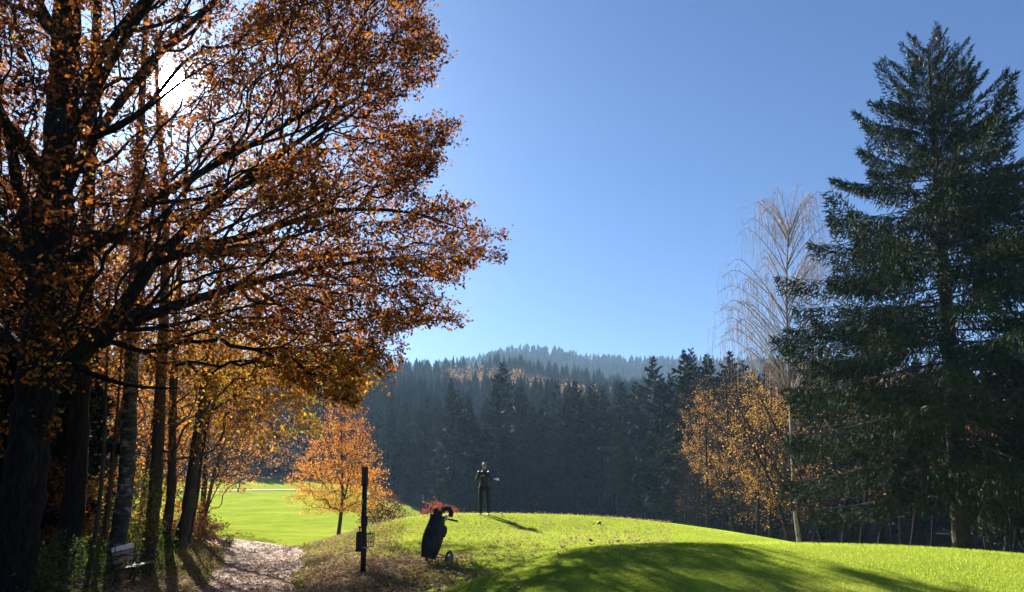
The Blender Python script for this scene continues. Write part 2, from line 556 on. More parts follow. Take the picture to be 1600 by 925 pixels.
TH_RIDGE = [(-90, 50), (-45, 75), (-28, 90), (-20, 96), (-15, 98), (-10, 103), (-6, 107), (-3, 112), (-1, 121), (1.5, 125), (4, 121), (6, 114), (8, 113), (13, 111), (22, 104), (40, 70), (90, 50)]
TH_MID = [(-90, 25), (-45, 30), (-28, 34), (-20, 37), (-11, 38), (-6, 39), (0, 42), (4, 36), (8, 31), (12, 27), (20, 22), (40, 20), (90, 20)]
def H_far(x, y):
    r = np.hypot(x, y); th = np.degrees(np.arctan2(x, y))
    zl = np.interp(r, [40, 60, 100, 150, 200], [-1.1, -.75, .6, 3.0, 8])
    zr = np.interp(r, [40, 60, 100, 150, 200], [-2.1, -2.8, -3.2, -1.5, 6])
    w = sstep(-13, -5, th)
    z = zl * (1 - w) + zr * w
    mid = np.interp(th, *zip(*TH_MID)); rd = np.interp(th, *zip(*TH_RIDGE))
    z = z + sstep(180, 380, r) * (mid - 6) + wob(x, y, 40) * 2.2 * sstep(200, 330, r)
    z = np.where(r > 400, z + (rd - mid) * sstep(420, 800, r), z)
    z = z - sstep(820, 1300, r) * rd * .7
    front = sstep(110, 80, np.abs(th))
    return z * front + (1 - front) * 0.0

def H(x, y):
    x = np.atleast_1d(np.asarray(x, float)); y = np.atleast_1d(np.asarray(y, float))
    out = np.empty(x.shape)
    for s in range(0, len(x), 40000):
        xx, yy = x[s:s + 40000], y[s:s + 40000]
        r = np.hypot(xx, yy)
        k = _U((xx[:, None] - ctl[None, :, 0]) ** 2 + (yy[:, None] - ctl[None, :, 1]) ** 2)
        z = k @ _W[:_n] + _W[_n] + _W[_n + 1] * xx + _W[_n + 2] * yy
        z = np.clip(z, -4, 4)
        w = sstep(42, 60, r)
        out[s:s + 40000] = z * (1 - w) + H_far(xx, yy) * w
    return out
def h1(x, y): return float(H([x], [y])[0])

PATH = np.array([[3, -25], [1.5, -12], [-1.2, 0], [-2.6, 5], [-4.2, 10], [-5.5, 15], [-6.7, 20], [-8.2, 25], [-9.6, 29], [-11.8, 32.6], [-15, 34.8], [-20, 36], [-30, 36], [-45, 34]])
def catmull(P, step):
    P = np.asarray(P, float)
    Q = np.vstack([2 * P[0] - P[1], P, 2 * P[-1] - P[-2]])
    out = []
    for i in range(1, len(Q) - 2):
        a, b_, c, d = Q[i - 1], Q[i], Q[i + 1], Q[i + 2]
        L = np.linalg.norm(c - b_); n = max(1, int(math.ceil(L / step)))
        for j in range(n):
            t = j / n
            out.append(.5 * ((2 * b_) + (-a + c) * t + (2 * a - 5 * b_ + 4 * c - d) * t * t + (-a + 3 * b_ - 3 * c + d) * t ** 3))
    out.append(P[-1])
    return np.array(out)
PC = catmull(PATH, .3)
def path_dist(x, y):
    out = np.full(len(x), 99.)
    for s in range(0, len(x), 20000):
        d = np.hypot(x[s:s + 20000, None] - PC[None, :, 0], y[s:s + 20000, None] - PC[None, :, 1])
        out[s:s + 20000] = d.min(1)
    return out

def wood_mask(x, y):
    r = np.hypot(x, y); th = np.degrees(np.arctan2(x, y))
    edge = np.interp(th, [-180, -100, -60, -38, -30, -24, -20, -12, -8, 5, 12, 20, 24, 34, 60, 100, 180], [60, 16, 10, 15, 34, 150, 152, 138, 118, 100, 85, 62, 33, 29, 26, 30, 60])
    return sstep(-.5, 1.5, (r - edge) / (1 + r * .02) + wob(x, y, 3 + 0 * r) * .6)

def rough_mask(x, y):
    r = np.hypot(x, y)
    pd = path_dist(x, y)
    m = sstep(5.2, 1.5, pd + wob(x, y, .7) * .5) * (y < 33)
    # the leaf strewn left flank of the mound
    fl = sstep(1.2, -1.5, (x + 2.2) + (y - 17) * .22 + wob(x, y, .8, 3) * .5) * (y < 31) * (x > -14)
    ridge_ = 1 - sstep(-2.0, -1.3, x) * sstep(13.2, 12.2, y)
    fl = fl * ridge_; m = m * ridge_
    lb = (x < -6 - .1 * y) * (y < 31)
    return np.clip(np.maximum(np.maximum(m, fl), lb * 1.0), 0, 1)

th = np.concatenate([np.arange(-180, -45, 3.0), np.arange(-45, 45, .33), np.arange(45, 180, 3.0)])
rr = [1.2]
while rr[-1] < 2350: rr.append(rr[-1] * (1.0135 if rr[-1] < 60 else 1.028))
rr = np.array(rr)
TH, RR = np.meshgrid(np.radians(th), rr)
gx = (RR * np.sin(TH)).ravel(); gy = (RR * np.cos(TH)).ravel()
gz = H(gx, gy)
nt_, nr_ = len(th), len(rr)
i = np.arange(nr_ - 1)[:, None] * nt_; j = np.arange(nt_)[None]; j2 = (j + 1) % nt_
q = np.stack([i + j, i + nt_ + j, i + nt_ + j2, i + j2], -1).reshape(-1, 4)
gm = MB()
V = np.vstack([np.stack([gx, gy, gz], 1), [[0, 0, h1(0, 0)]]])
jj = np.arange(nt_)
gm.add(V, [q, np.stack([jj, (jj + 1) % nt_, np.full(nt_, len(V) - 1)], -1)])
ground = gm.build('ground', M['turf'], smooth=True)
tag(ground, 'green turf of the golf course with mounds and a grassy valley', 'ground', kind='structure')
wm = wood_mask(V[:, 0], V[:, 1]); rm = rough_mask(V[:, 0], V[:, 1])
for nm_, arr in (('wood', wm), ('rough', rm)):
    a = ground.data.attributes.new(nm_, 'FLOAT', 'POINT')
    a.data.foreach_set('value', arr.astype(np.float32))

# gravel path: crowned sheet whose edges dip under the turf
pm = MB()
T = norm(np.gradient(PC, axis=0)); Nn = np.stack([T[:, 1], -T[:, 0]], 1)
wd = 1.28 + .12 * np.sin(np.arange(len(PC)) * .37) + .1 * np.sin(np.arange(len(PC)) * .11 + 1)
wd = wd + .9 * np.exp(-((PC[:, 1] - 31.5) / 3.0) ** 2)
cr = np.linspace(-1.08, 1.08, 15)
X = PC[:, None, 0] + Nn[:, None, 0] * cr[None] * wd[:, None]; Y = PC[:, None, 1] + Nn[:, None, 1] * cr[None] * wd[:, None]
jit = wob(X.ravel(), Y.ravel(), .25, 5) * .012
Z = H(X.ravel(), Y.ravel()) + .035 - .075 * np.tile(np.abs(cr) ** 6, len(PC)) + jit
n, k = len(PC), len(cr)
i = np.arange(n - 1)[:, None] * k; j = np.arange(k - 1)[None]
pm.add(np.stack([X.ravel(), Y.ravel(), Z], 1), np.stack([i + j, i + j + 1, i + k + j + 1, i + k + j], -1).reshape(-1, 4))
tag(pm.build('path', M['gravel'], smooth=True), 'pinkish gravel path strewn with leaves, bending left at the fairway', 'path', kind='structure')
# narrow cart track across the far fairway
tp = catmull(np.array([[-70, 104], [-52, 100], [-40, 101], [-33, 104], [-26, 106], [-18, 112]]), 1.0)
T = norm(np.gradient(tp, axis=0)); Nn = np.stack([T[:, 1], -T[:, 0]], 1)
cr = np.array([-1, -.5, 0, .5, 1.]) * .9
X = tp[:, None, 0] + Nn[:, None, 0] * cr[None]; Y = tp[:, None, 1] + Nn[:, None, 1] * cr[None]
Z = H(X.ravel(), Y.ravel()) + .1
n, k = len(tp), 5
i = np.arange(n - 1)[:, None] * k; j = np.arange(k - 1)[None]
pm = MB(); pm.add(np.stack([X.ravel(), Y.ravel(), Z], 1), np.stack([i + j, i + j + 1, i + k + j + 1, i + k + j], -1).reshape(-1, 4))
tag(pm.build('track', M['gravel'], smooth=True), 'thin pale track crossing the far fairway', 'track', kind='structure')

# ------------------------------------------------------------------ ground cover
def region(n, r0, r1, a0, a1, power=1.0):
    u = rng.random(n)
    r = (r0 ** power + u * (r1 ** power - r0 ** power)) ** (1 / power)
    a = np.radians(a0 + rng.random(n) * (a1 - a0))
    return r * np.sin(a), r * np.cos(a)

def blades(n, r0, r1, kind):
    x, y = region(n, r0, r1, -38, 38, 1.0)
    pd = path_dist(x, y); rmk = rough_mask(x, y); wmk = wood_mask(x, y)
    if kind == 'mown':
        keep = (rmk < rng.random(n) * .8) & (pd > 1.5) & (wmk < .5)
    else:
        keep = (rmk > .35) & (pd > 1.25 + .25 * rng.random(n))
    x, y = x[keep], y[keep]; N = len(x)
    z = H(x, y)
    d = rng.normal(size=(N, 3)) * (.45 if kind == 'mown' else .55); d[:, 2] = 1
    fr = frames(d, rng)
    r = np.hypot(x, y)
    if kind == 'mown':
        s = np.stack([.0065 * (r / 12), np.minimum(.03, .012 + .0014 * r) * (.8 + .8 * rng.random(N)), np.ones(N)], 1)
        tint = np.clip(.47 + .13 * rng.normal(size=N) + .2 * wob(x, y, 1.9, 2) + .12 * wob(x, y, .5, 5), 0, 1)
    else:
        s = np.stack([.014 * (r / 12), .03 + .07 * rng.random(N) ** 2, np.ones(N)], 1)
        tint = np.clip(.4 + .3 * rng.normal(size=N) + .3 * wob(x, y, .6, 2), 0, 1)
    mb = MB()
    tv = np.array([[-.5, 0, 0], [.5, 0, 0], [.05, 1, .0]])
    scatter(mb, tv, [np.array([[0, 1, 2]])], np.stack([x, y, z - .004], 1), fr, s, tint)
    return mb
tag(blades(480000, 5, 36, 'mown').build('mown_grass', M['grass_blade']), 'short mown grass over the tee mounds', 'grass', kind='stuff')
tag(blades(230000, 7, 32, 'rough').build('rough_grass', M['rough_blade']), 'longer rough grass beside the gravel path', 'grass', kind='stuff')

def fallen(n):
    x, y = region(n, 6, 34, -38, 12, 1.15)
    rmk = rough_mask(x, y); pd = path_dist(x, y)
    patch = .5 + .5 * wob(x, y, .9, 9)
    nearoak = np.exp(-(np.hypot(x + 5, y - 15) / 9) ** 2)
    pr = np.clip(rmk * (.4 + .9 * patch) * (.6 + 1.3 * nearoak) * (1 - .55 * (y > 19)), 0, 1)
    pr = np.where(pd < 1.3, .12 + .30 * nearoak, pr)
    pr = np.where(rmk < .1, np.where(y < 11, .006, .09), pr)
    keep = rng.random(n) < pr
    x, y = x[keep], y[keep]; N = len(x)
    z = H(x, y)
    pdk = path_dist(x, y)
    d = rng.normal(size=(N, 3)); d[:, 2] *= .25
    roll = np.tile([0, 0, 1.], (N, 1)) + rng.normal(size=(N, 3)) * .3
    d = norm(d); s_ = norm(np.cross(d, roll)); fr = np.stack([s_, d, np.cross(s_, d)], -1)
    sz = .04 + .045 * rng.random(N)
    mb = MB()
    zz = z + np.where(pdk < 1.3, .05, .025 + .05 * rng.random(N))
    tint = np.clip(rng.beta(2.2, 2.0, N), 0, .96); tint[rng.random(N) < .03] = 1
    T2 = LOBED.copy(); T2[:, 0] *= 1.3; T2[:, 2] *= 3
    scatter(mb, T2, LOBED_F, np.stack([x, y, zz], 1), fr, sz, tint)
    return mb
tag(fallen(210000).build('fallen_leaves', M['fallen']), 'dry fallen leaves over the path and the mound flank', 'fallen leaves', kind='stuff')
# ------------------------------------------------------------------ branching trees
class Skel:
    def __init__(self):
        self.p = []; self.par = []; self.pl = []; self.mr = []
    def limb(self, pts, r0, r1, step=.25, attach=True):
        P = catmull(pts, step)
        rad = np.linspace(r0, r1, len(P))
        par = -1; pl = 0.0
        if self.p and attach:
            A = np.array(self.p)
            par = int(np.argmin(((A - P[0]) ** 2).sum(1)))
            pl = self.pl[par]
        for i_, q_ in enumerate(P):
            if i_ == 0 and par >= 0:
                pass
            L = 0 if par < 0 else float(np.linalg.norm(q_ - self.p[par]))
            self.p.append(q_); self.par.append(par); self.pl.append(pl + L); self.mr.append(rad[i_])
            par = len(self.p) - 1; pl = self.pl[-1]
    def grow(self, A, bf=.3, step=.25, rg=rng, zig=.03):
        A = np.asarray(A, float)
        P = np.array(self.p); pl = np.array(self.pl)
        cost = np.full(len(A), 1e9); bn = np.zeros(len(A), int)
        for s in range(0, len(A), 500):
            d = np.linalg.norm(A[s:s + 500, None] - P[None], axis=2) + bf * pl[None]
            bn[s:s + 500] = d.argmin(1); cost[s:s + 500] = d.min(1)
        for _ in range(len(A)):
            a = int(np.argmin(cost)); b = int(bn[a]); cost[a] = np.inf
            p0 = self.p[b]; p1 = A[a]; L = float(np.linalg.norm(p1 - p0))
            if L < .02: continue
            pb = self.par[b]
            dr = norm(p0 - self.p[pb]) if pb >= 0 else np.array([0, 0, 1.])
            c = p0 + dr * L * .33
            n = max(1, int(math.ceil(L / step)))
            par = b; new = []
            for i_ in range(1, n + 1):
                t = i_ / n
                q_ = (1 - t) ** 2 * p0 + 2 * t * (1 - t) * c + t * t * p1
                if i_ < n: q_ = q_ + rg.normal(size=3) * zig * min(L, 1)
                l_ = float(np.linalg.norm(q_ - self.p[par]))
                self.p.append(q_); self.par.append(par); self.pl.append(self.pl[par] + l_); self.mr.append(0.)
                par = len(self.p) - 1; new.append(par)
            al = np.isfinite(cost)
            if not al.any(): break
            NP = np.array([self.p[i_] for i_ in new]); npl = np.array([self.pl[i_] for i_ in new])
            d = np.linalg.norm(A[:, None] - NP[None], axis=2) + bf * npl[None]
            m_ = d.min(1); w = al & (m_ < cost)
            cost[w] = m_[w]; bn[w] = np.array(new)[d.argmin(1)[w]]
    def radii(self, tip=.006, ex=2.3):
        n = len(self.p); acc = np.zeros(n); r = np.zeros(n)
        for i_ in range(n - 1, -1, -1):
            r[i_] = max(acc[i_] ** (1 / ex) if acc[i_] > 0 else tip, self.mr[i_])
            if self.par[i_] >= 0: acc[self.par[i_]] += max(acc[i_], tip ** ex)
        self.r = r
        return r
    def wood(self, mb, kmax=10, rmin=0.0, skip=None):
        ch = [[] for _ in self.p]; roots = []
        for i_, pr in enumerate(self.par):
            (ch[pr] if pr >= 0 else roots).append(i_)
        st = [(r_, -1) for r_ in roots]
        r = self.r
        while st:
            n0, pr = st.pop()
            chain = [] if pr < 0 else [pr]
            cur = n0
            while True:
                chain.append(cur)
                c = ch[cur]
                if not c: break
                m_ = max(c, key=lambda q_: (self.mr[q_] > 0, r[q_]))
                for o_ in c:
                    if o_ != m_: st.append((o_, cur))
                cur = m_
            pts = np.array([self.p[q_] for q_ in chain]); rad = np.array([r[q_] for q_ in chain])
            if pr >= 0: rad[0] = min(rad[0], rad[1] * 1.15)
            if rad.max() < rmin or len(pts) < 2: continue
            if skip is not None and rad.max() < .05 and skip(pts): continue
            R0 = rad.max()
            k = 3 if R0 < .012 else 4 if R0 < .03 else 6 if R0 < .09 else kmax
            if R0 > .15:
                rad = rad * (1 + .06 * np.sin(np.arange(len(rad)) * 1.9) + .04 * rng.normal(size=len(rad)))
            tube(mb, pts, rad, k, cap=False)

def leaf_cloud(mb, sk, thr, per, size, spread, rg=rng, tmpl=(LOBED, LOBED_F), tint=None, droop=.2, reject=None, wid=1.0):
    P = np.array(sk.p); r = sk.r
    idx = np.where(r < thr)[0]
    if len(idx) == 0: return
    idx = np.repeat(idx, per)
    if isinstance(per, float): pass
    N = len(idx)
    par = np.array(sk.par)[idx]
    dr = norm(P[idx] - P[np.maximum(par, 0)])
    pos = P[idx] + rg.normal(size=(N, 3)) * spread
    d = dr * .5 + rg.normal(size=(N, 3)) * .8
    d[:, 2] -= droop
    fr = frames(d, rg)
    s = size * (.5 + .85 * rg.random(N))
    S3 = np.stack([s * wid, s, s], 1)
    if tint is None:
        tt = np.clip(rg.beta(2, 2.2, N) * .9, 0, 1)
    else:
        tt = tint(pos, N)
    if reject is not None:
        k = ~reject(pos)
        pos, fr, S3, tt = pos[k], fr[k], S3[k], tt[k]
    scatter(mb, tmpl[0], tmpl[1], pos, fr, S3, tt)

def patchy(seed, lo=.0, hi=1.0, s=1.1, amp=.55, jit=.16):
    def f(pos, N):
        w = (np.sin(pos[:, 0] / s + seed) + np.sin(pos[:, 1] / s * 1.1 + 2 * seed) + np.sin(pos[:, 2] / s * 1.3 + 3 * seed)) / 3
        return np.clip((lo + hi) / 2 + amp * (hi - lo) * w + rng.normal(size=N) * jit, 0, 1)
    return f

def finish_tree(name, label, cat, base, sk, bark, leafmb, leafmat, group=None, kmax=10, rmin=0, skip=None):
    root = thing(name, label, cat, base, group=group)
    wb = MB(); sk.wood(wb, kmax, rmin, skip)
    wb.v = [v - np.asarray(base) for v in wb.v]
    wb.build('trunk', bark, root, smooth=True)
    if leafmb is not None and leafmb.n:
        leafmb.v = [v - np.asarray(base) for v in leafmb.v]
        leafmb.build('crown', leafmat, root)
    return root

def inpoly(u, v, poly):
    poly = np.array(poly, float); c = np.zeros(len(u), bool)
    x2, y2 = np.roll(poly, -1, 0).T; x1, y1 = poly.T
    for a, b_, c_, d_ in zip(x1, y1, x2, y2):
        if b_ == d_: continue
        cond = ((b_ > v) != (d_ > v)) & (u < (c_ - a) * (v - b_) / (d_ - b_) + a)
        c ^= cond
    return c
def edist(u, v, poly):
    poly = np.array(poly, float); out = np.full(len(u), 1e9)
    for a, b_ in zip(poly, np.roll(poly, -1, 0)):
        ab = b_ - a; t = np.clip(((u - a[0]) * ab[0] + (v - a[1]) * ab[1]) / (ab @ ab), 0, 1)
        out = np.minimum(out, np.hypot(u - a[0] - t * ab[0], v - a[1] - t * ab[1]))
    return out

SUNV = np.array(S)
EYEV = np.array([0, 0, EYE])
def near_sun(pos, deg=1.7):
    return (norm(pos - EYEV) @ SUNV) > math.cos(R(deg))

# ---- the big oak
def oak():
    sk = Skel()
    L = lambda *a: [at(*q_) for q_ in a]
    base = at(-12, 968, 13); base[2] = h1(base[0], 13)
    tr = [base - [0, 0, .3]] + L((8, 925, 13), (38, 760, 13), (52, 640, 13), (66, 520, 13), (80, 380, 13.1), (94, 220, 13.2), (103, 60, 13.3), (112, -150, 13.2), (125, -380, 13))
    P = catmull(tr, .25)
    sk.limb(tr, .60, .17)
    m_ = len(sk.mr); t = np.linspace(0, 1, m_)
    sk.mr = list(np.interp(t, [0, .06, .2, .45, .7, 1], [.48, .385, .34, .30, .25, .10]))
    sk.limb(L((58, 600, 13), (110, 565, 13.1), (165, 515, 13.2), (205, 460, 13.4), (240, 410, 13.6), (285, 365, 13.8), (340, 315, 14), (430, 245, 14.5), (530, 180, 15)), .17, .03)
    sk.limb(L((160, 518, 13.2), (235, 492, 13.2), (300, 470, 13.4), (400, 440, 14), (500, 418, 15), (620, 402, 16)), .11, .02)
    sk.limb(L((120, 575, 13), (165, 592, 12.8), (215, 604, 12.5), (280, 607, 12.2)), .06, .015)
    sk.limb(L((240, 410, 13.6), (320, 385, 13.7), (400, 365, 14), (520, 330, 14.8), (640, 332, 15.6), (735, 362, 16.2)), .09, .015)
    sk.limb(L((66, 460, 13), (30, 300, 12.6), (10, 200, 12.3), (-40, 80, 12)), .14, .05)
    sk.limb(L((82, 420, 13.1), (150, 385, 12.5), (230, 318, 12.3), (310, 272, 12.3), (400, 222, 12.8), (520, 150, 13.5)), .10, .025)
    sk.limb(L((90, 310, 13.2), (135, 235, 13.8), (195, 150, 14.4), (270, 62, 15), (360, -20, 15.5), (430, -90, 15.8)), .11, .04)
    sk.limb(L((100, 170, 13.2), (150, 95, 12.6), (215, 10, 12.1), (300, -80, 11.7)), .10, .03)
    sk.limb(L((60, 570, 13), (0, 520, 14), (-80, 450, 15), (-200, 400, 16)), .17, .05)
    sk.limb(L((75, 440, 13.1), (-40, 330, 13.8), (-160, 250, 14.5), (-300, 200, 15)), .17, .05)
    sk.limb(L((103, 80, 13.3), (60, 0, 14), (20, -120, 14.5)), .12, .04)
    sk.limb(L((86, 350, 13.1), (170, 372, 15), (320, 392, 17), (480, 400, 18.5), (600, 392, 19)), .13, .03)
    sk.limb(L((320, 392, 17), (420, 465, 17), (520, 520, 17)), .06, .02)
    sk.limb(L((92, 260, 13.2), (150, 140, 11.2), (215, 30, 9.8), (300, -80, 9)), .10, .03)
    sk.limb(L((110, -100, 13.2), (250, -220, 13.5), (420, -300, 14)), .12, .04)
    sk.limb(L((90, 300, 13.2), (0, 180, 11), (-100, 60, 9.5)), .13, .04)
    poly = [(-520, -480), (400, -560), (610, -400), (650, -120), (662, 0), (688, 62), (660, 122), (598, 178), (706, 196), (690, 240), (628, 290), (722, 330), (770, 372), (745, 412), (682, 446), (708, 492), (640, 508), (588, 562), (560, 612), (520, 622), (430, 585), (330, 600), (240, 560), (160, 560), (60, 700), (-200, 640), (-520, 560)]
    # secondary limbs fanning out from the big ones
    src = [i_ for i_ in range(len(sk.p)) if .03 < sk.mr[i_] < .26 and sk.p[i_][2] > 4]
    for i_ in rng.choice(src, 64, replace=False):
        p0 = np.array(sk.p[i_]); d0 = norm(p0 - np.array(sk.p[sk.par[i_]]))
        dd = norm(d0 * .9 + np.array([.55, .1, .25]) * (1 if p0[0] > -9 else -.6) + rng.normal(size=3) * .45)
        ln = rng.uniform(1.6, 3.6); r_ = min(.055, sk.mr[i_] * .6)
        eu, ev = pix(p0 + norm(dd + [.2, 0, .3]) * ln * 1.12)
        if not inpoly(eu, ev, poly)[0]: continue
        sk.limb([p0, p0 + dd * ln * .35 + rng.normal(size=3) * .1, p0 + norm(dd + [.1, 0, .25]) * ln * .7 + rng.normal(size=3) * .15, p0 + norm(dd + [.2, 0, .3]) * ln], r_, .008)
    n = 20000
    u = rng.uniform(-520, 790, n); v = rng.uniform(-560, 700, n)
    ok = inpoly(u, v, poly)
    u, v = u[ok], v[ok]
    e = edist(u, v, poly)
    inside = (u > -60) & (v > -40)
    dens = np.where(inside, 1.0, .22)
    dens = dens * np.where((v > 560) & (u < 200), .3, 1)
    dens = dens * np.where((v > 540) & (u > 200) & (u < 420), .45, 1)
    dens = dens * np.where((u < 330) & (v < 560), .48, 1) * np.where((u >= 330) & (u < 450), .75, 1) * np.where(e < 60, 1.0, .85)
    dens = dens * np.where((u > 250) & (u < 560) & (v > 200) & (v < 330), .7, 1)
    ok = rng.random(len(u)) < dens
    u, v, e = u[ok][:1450], v[ok][:1450], e[ok][:1450]
    hd = 5.4 * np.sqrt(np.clip(e / 260, .02, 1))
    Yd = 13.6 + 2.8 * np.clip((u - 330) / 420, 0, 1) + hd * rng.uniform(-.85, 1.1, len(u))
    C = np.array([at(a, b_, c_) for a, b_, c_ in zip(u, v, Yd)])
    c0 = at(90, 300, 13.2)
    A = []
    for c_, e_ in zip(C, e):
        out = c_ - c0; out[2] *= .5; out = norm(out)
        s1 = .55 if e_ > 40 else .26
        k = 9 if e_ > 40 else 12
        g = rng.normal(size=(k, 3)) * np.array([.2, .2, .13]) * (1 if e_ > 40 else .8)
        g = g + out[None] * (rng.uniform(-1, 1, (k, 1)) * s1)
        A.append(c_ + g)
    pu, pv = pix(np.concatenate(A))
    rim = [c_ + rng.uniform(.05, .5, (7, 1)) * norm((c_ - c0) * [1, .3, .6]) * np.array([[1, 1, 1]]) + rng.normal(size=(7, 3)) * .05 for c_, e_ in zip(C, e) if e_ < 16]
    A = np.concatenate(A)
    A = A[inpoly(pu, pv, poly) | (pu < 0) | (pv < 0)]
    A = np.concatenate([A] + rim)
    A = A[~near_sun(A, 1.0)]
    sk.grow(A, bf=.5, step=.24, zig=.035)
    sk.radii(.0045, 2.35)
    lm = MB()
    def fine(p_):
        return .5 + .5 * np.sin(p_[:, 0] / .17 + 1.9 * np.sin(p_[:, 2] / .26)) * np.sin(p_[:, 1] / .23 + p_[:, 2] / .19)
    # rust coloured leaves, more amber low down and at the rim
    def tint(pos, N):
        w = wob(pos[:, 0], pos[:, 2], .9, 1)
        u_, v_ = pix(pos)
        return np.clip(.40 + .16 * w + rng.normal(size=N) * .17 - .34 * (rng.random(N) < .24) + .30 * (rng.random(N) < .16) + .38 * sstep(470, 620, v_) * (rng.random(N) > .35), 0, 1)
    leaf_cloud(lm, sk, .0078, 11, .088, .075, tint=tint, reject=lambda p_: near_sun(p_, .95) | (fine(p_) < .50 - .18 * (pix(p_)[0] > 400) + .25 * (rng.random(len(p_)) - .5)), wid=1.0)
    # a spray of amber leaves low on the trunk side
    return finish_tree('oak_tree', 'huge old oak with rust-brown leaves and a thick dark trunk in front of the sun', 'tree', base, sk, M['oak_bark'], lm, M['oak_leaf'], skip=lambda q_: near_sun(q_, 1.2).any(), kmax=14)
oak()

def crown_pts(c0, H_, prof, n_cl, k, rg, s=(.45, .45, .2), inner=.35, lean=(0, 0)):
    out = []
    pr = np.array(prof, float)
    # clumps distributed by area of the profile
    tt = np.linspace(0, 1, 200); R_ = np.interp(tt, np.linspace(0, 1, len(pr)), pr)
    cdf = np.cumsum(R_ ** 1.3 + .02); cdf /= cdf[-1]
    for _ in range(n_cl):
        t = np.interp(rg.random(), cdf, tt)
        Rt = np.interp(t, tt, R_)
        r = Rt * (inner + (1 - inner) * rg.random() ** .6) * (1 + .12 * rg.normal())
        a = rg.random() * 2 * math.pi
        c = np.array([math.cos(a) * r + lean[0] * t, math.sin(a) * r + lean[1] * t, t * H_])
        o_ = np.array([math.cos(a), math.sin(a), 0])
        g = rg.normal(size=(k, 3)) * np.array(s) + o_[None] * rg.uniform(-1, 1, (k, 1)) * s[0] * 1.4
        out.append(np.asarray(c0) + c + g)
    return np.concatenate(out)

def tree(name, label, cat, basepx, trunk_px, r0, r1, crown, bark, leafmat, leaf, extra=(), group=None, bf=.3, step=.3, tip=.006, tint=None, kmax=8, seed=0, tmpl=(OVAL, OVAL_F), pts_fn=None, zig=.04, ex=2.3):
    """basepx = (u, Y): foot under pixel column u at distance Y; trunk_px = list of (u,v,Y)"""
    u, Y = basepx
    x = (u - 800) / F * (Y * .995)
    base = np.array([x, Y, h1(x, Y)])
    rg = np.random.default_rng(seed + 100)
    sk = Skel()
    tr = [base - [0, 0, .25], base + [0, 0, .15]] + [at(*q_) for q_ in trunk_px]
    sk.limb(tr, r0, r1, step)
    for (pts, a, b_) in extra:
        sk.limb([at(*q_) for q_ in pts], a, b_, step)
    if crown is not None:
        A = crown_pts(rg=rg, **crown) if isinstance(crown, dict) else crown(rg)
        if pts_fn: A = pts_fn(A)
        sk.grow(A, bf=bf, step=step, rg=rg, zig=zig)
    sk.radii(tip, ex)
    lm = None
    if leafmat is not None:
        lm = MB()
        thr, per, size, spread = leaf
        leaf_cloud(lm, sk, thr, per, size, spread, rg, tmpl, tint)
    return finish_tree(name, label, cat, base, sk, bark, lm, leafmat, group, kmax)

# ---- trees of the left wood
def boxpts(us, vs, Ys, n_cl, k, s):
    def f(rg):
        o_ = []
        for _ in range(n_cl):
            c = at(rg.uniform(*us), rg.uniform(*vs), rg.uniform(*Ys))
            o_.append(c + rg.normal(size=(k, 3)) * np.array(s))
        A = np.concatenate(o_)
        return A[~near_sun(A, 1.9)]
    return f
def polypts(poly, Yc, hd, n_cl, k, s):
    def f(rg):
        P_ = np.array(poly, float); lo = P_.min(0); hi = P_.max(0); o_ = []
        while len(o_) < n_cl:
            u = rg.uniform(lo[0], hi[0]); v = rg.uniform(lo[1], hi[1])
            if not inpoly(np.array([u]), np.array([v]), poly)[0]: continue
            e = edist(np.array([u]), np.array([v]), poly)[0]
            c = at(u, v, Yc + rg.uniform(-1, 1) * hd * math.sqrt(min(1, e / 60 + .1)))
            o_.append(c + rg.normal(size=(k, 3)) * np.array(s))
        A = np.concatenate(o_)
        pu, pv = pix(A)
        return A[~near_sun(A, 1.9)]
    return f

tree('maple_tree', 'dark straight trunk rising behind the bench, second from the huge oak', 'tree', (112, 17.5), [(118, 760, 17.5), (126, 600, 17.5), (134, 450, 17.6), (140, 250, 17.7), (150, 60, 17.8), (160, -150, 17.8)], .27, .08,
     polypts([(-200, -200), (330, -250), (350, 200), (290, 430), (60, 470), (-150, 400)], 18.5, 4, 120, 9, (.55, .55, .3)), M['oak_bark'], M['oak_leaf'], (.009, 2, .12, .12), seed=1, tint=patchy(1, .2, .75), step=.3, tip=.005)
tree('birch_tree', 'birch trunk with white bark patches right behind the bench', 'tree', (188, 18.8), [(196, 760, 18.8), (204, 600, 18.8), (210, 450, 18.9), (214, 300, 19), (222, 150, 19), (232, -40, 19)], .23, .06,
     polypts([(120, 260), (330, 220), (300, 480), (360, 560), (200, 620), (110, 480)], 19, 2.2, 80, 8, (.4, .4, .3)), M['birch_bark'], M['amber_leaf'], (.008, 2, .09, .1), seed=2, tint=patchy(2, .1, .8), step=.3, tip=.004)
tree('slender_beech', 'slim dark trunk standing behind the right end of the bench', 'tree', (240, 21), [(243, 760, 21), (250, 620, 21), (256, 480, 21), (259, 330, 21.2), (248, 190, 21.4), (244, 60, 21.5)], .21, .05,
     polypts([(150, 250), (400, 200), (540, 330), (600, 460), (540, 560), (450, 600), (330, 700), (230, 720), (190, 560)], 22.5, 3, 280, 9, (.45, .45, .22)), M['grey_bark'], M['oak_leaf'], (.008, 4, .10, .12), seed=3, tint=patchy(3, .35, .95), step=.3, tip=.004)
tree('slender_beech', 'thin trunk between the slim dark trunk and the leaning trunk', 'tree', (266, 24), [(268, 760, 24), (270, 640, 24), (276, 500, 24), (284, 360, 24), (296, 200, 24.2)], .17, .05,
     polypts([(230, 420), (420, 380), (420, 520), (380, 640), (260, 680)], 25, 2.5, 80, 8, (.5, .5, .25)), M['grey_bark'], M['amber_leaf'], (.009, 2, .11, .12), seed=4, tint=patchy(4, .0, .8), step=.35, tip=.005)
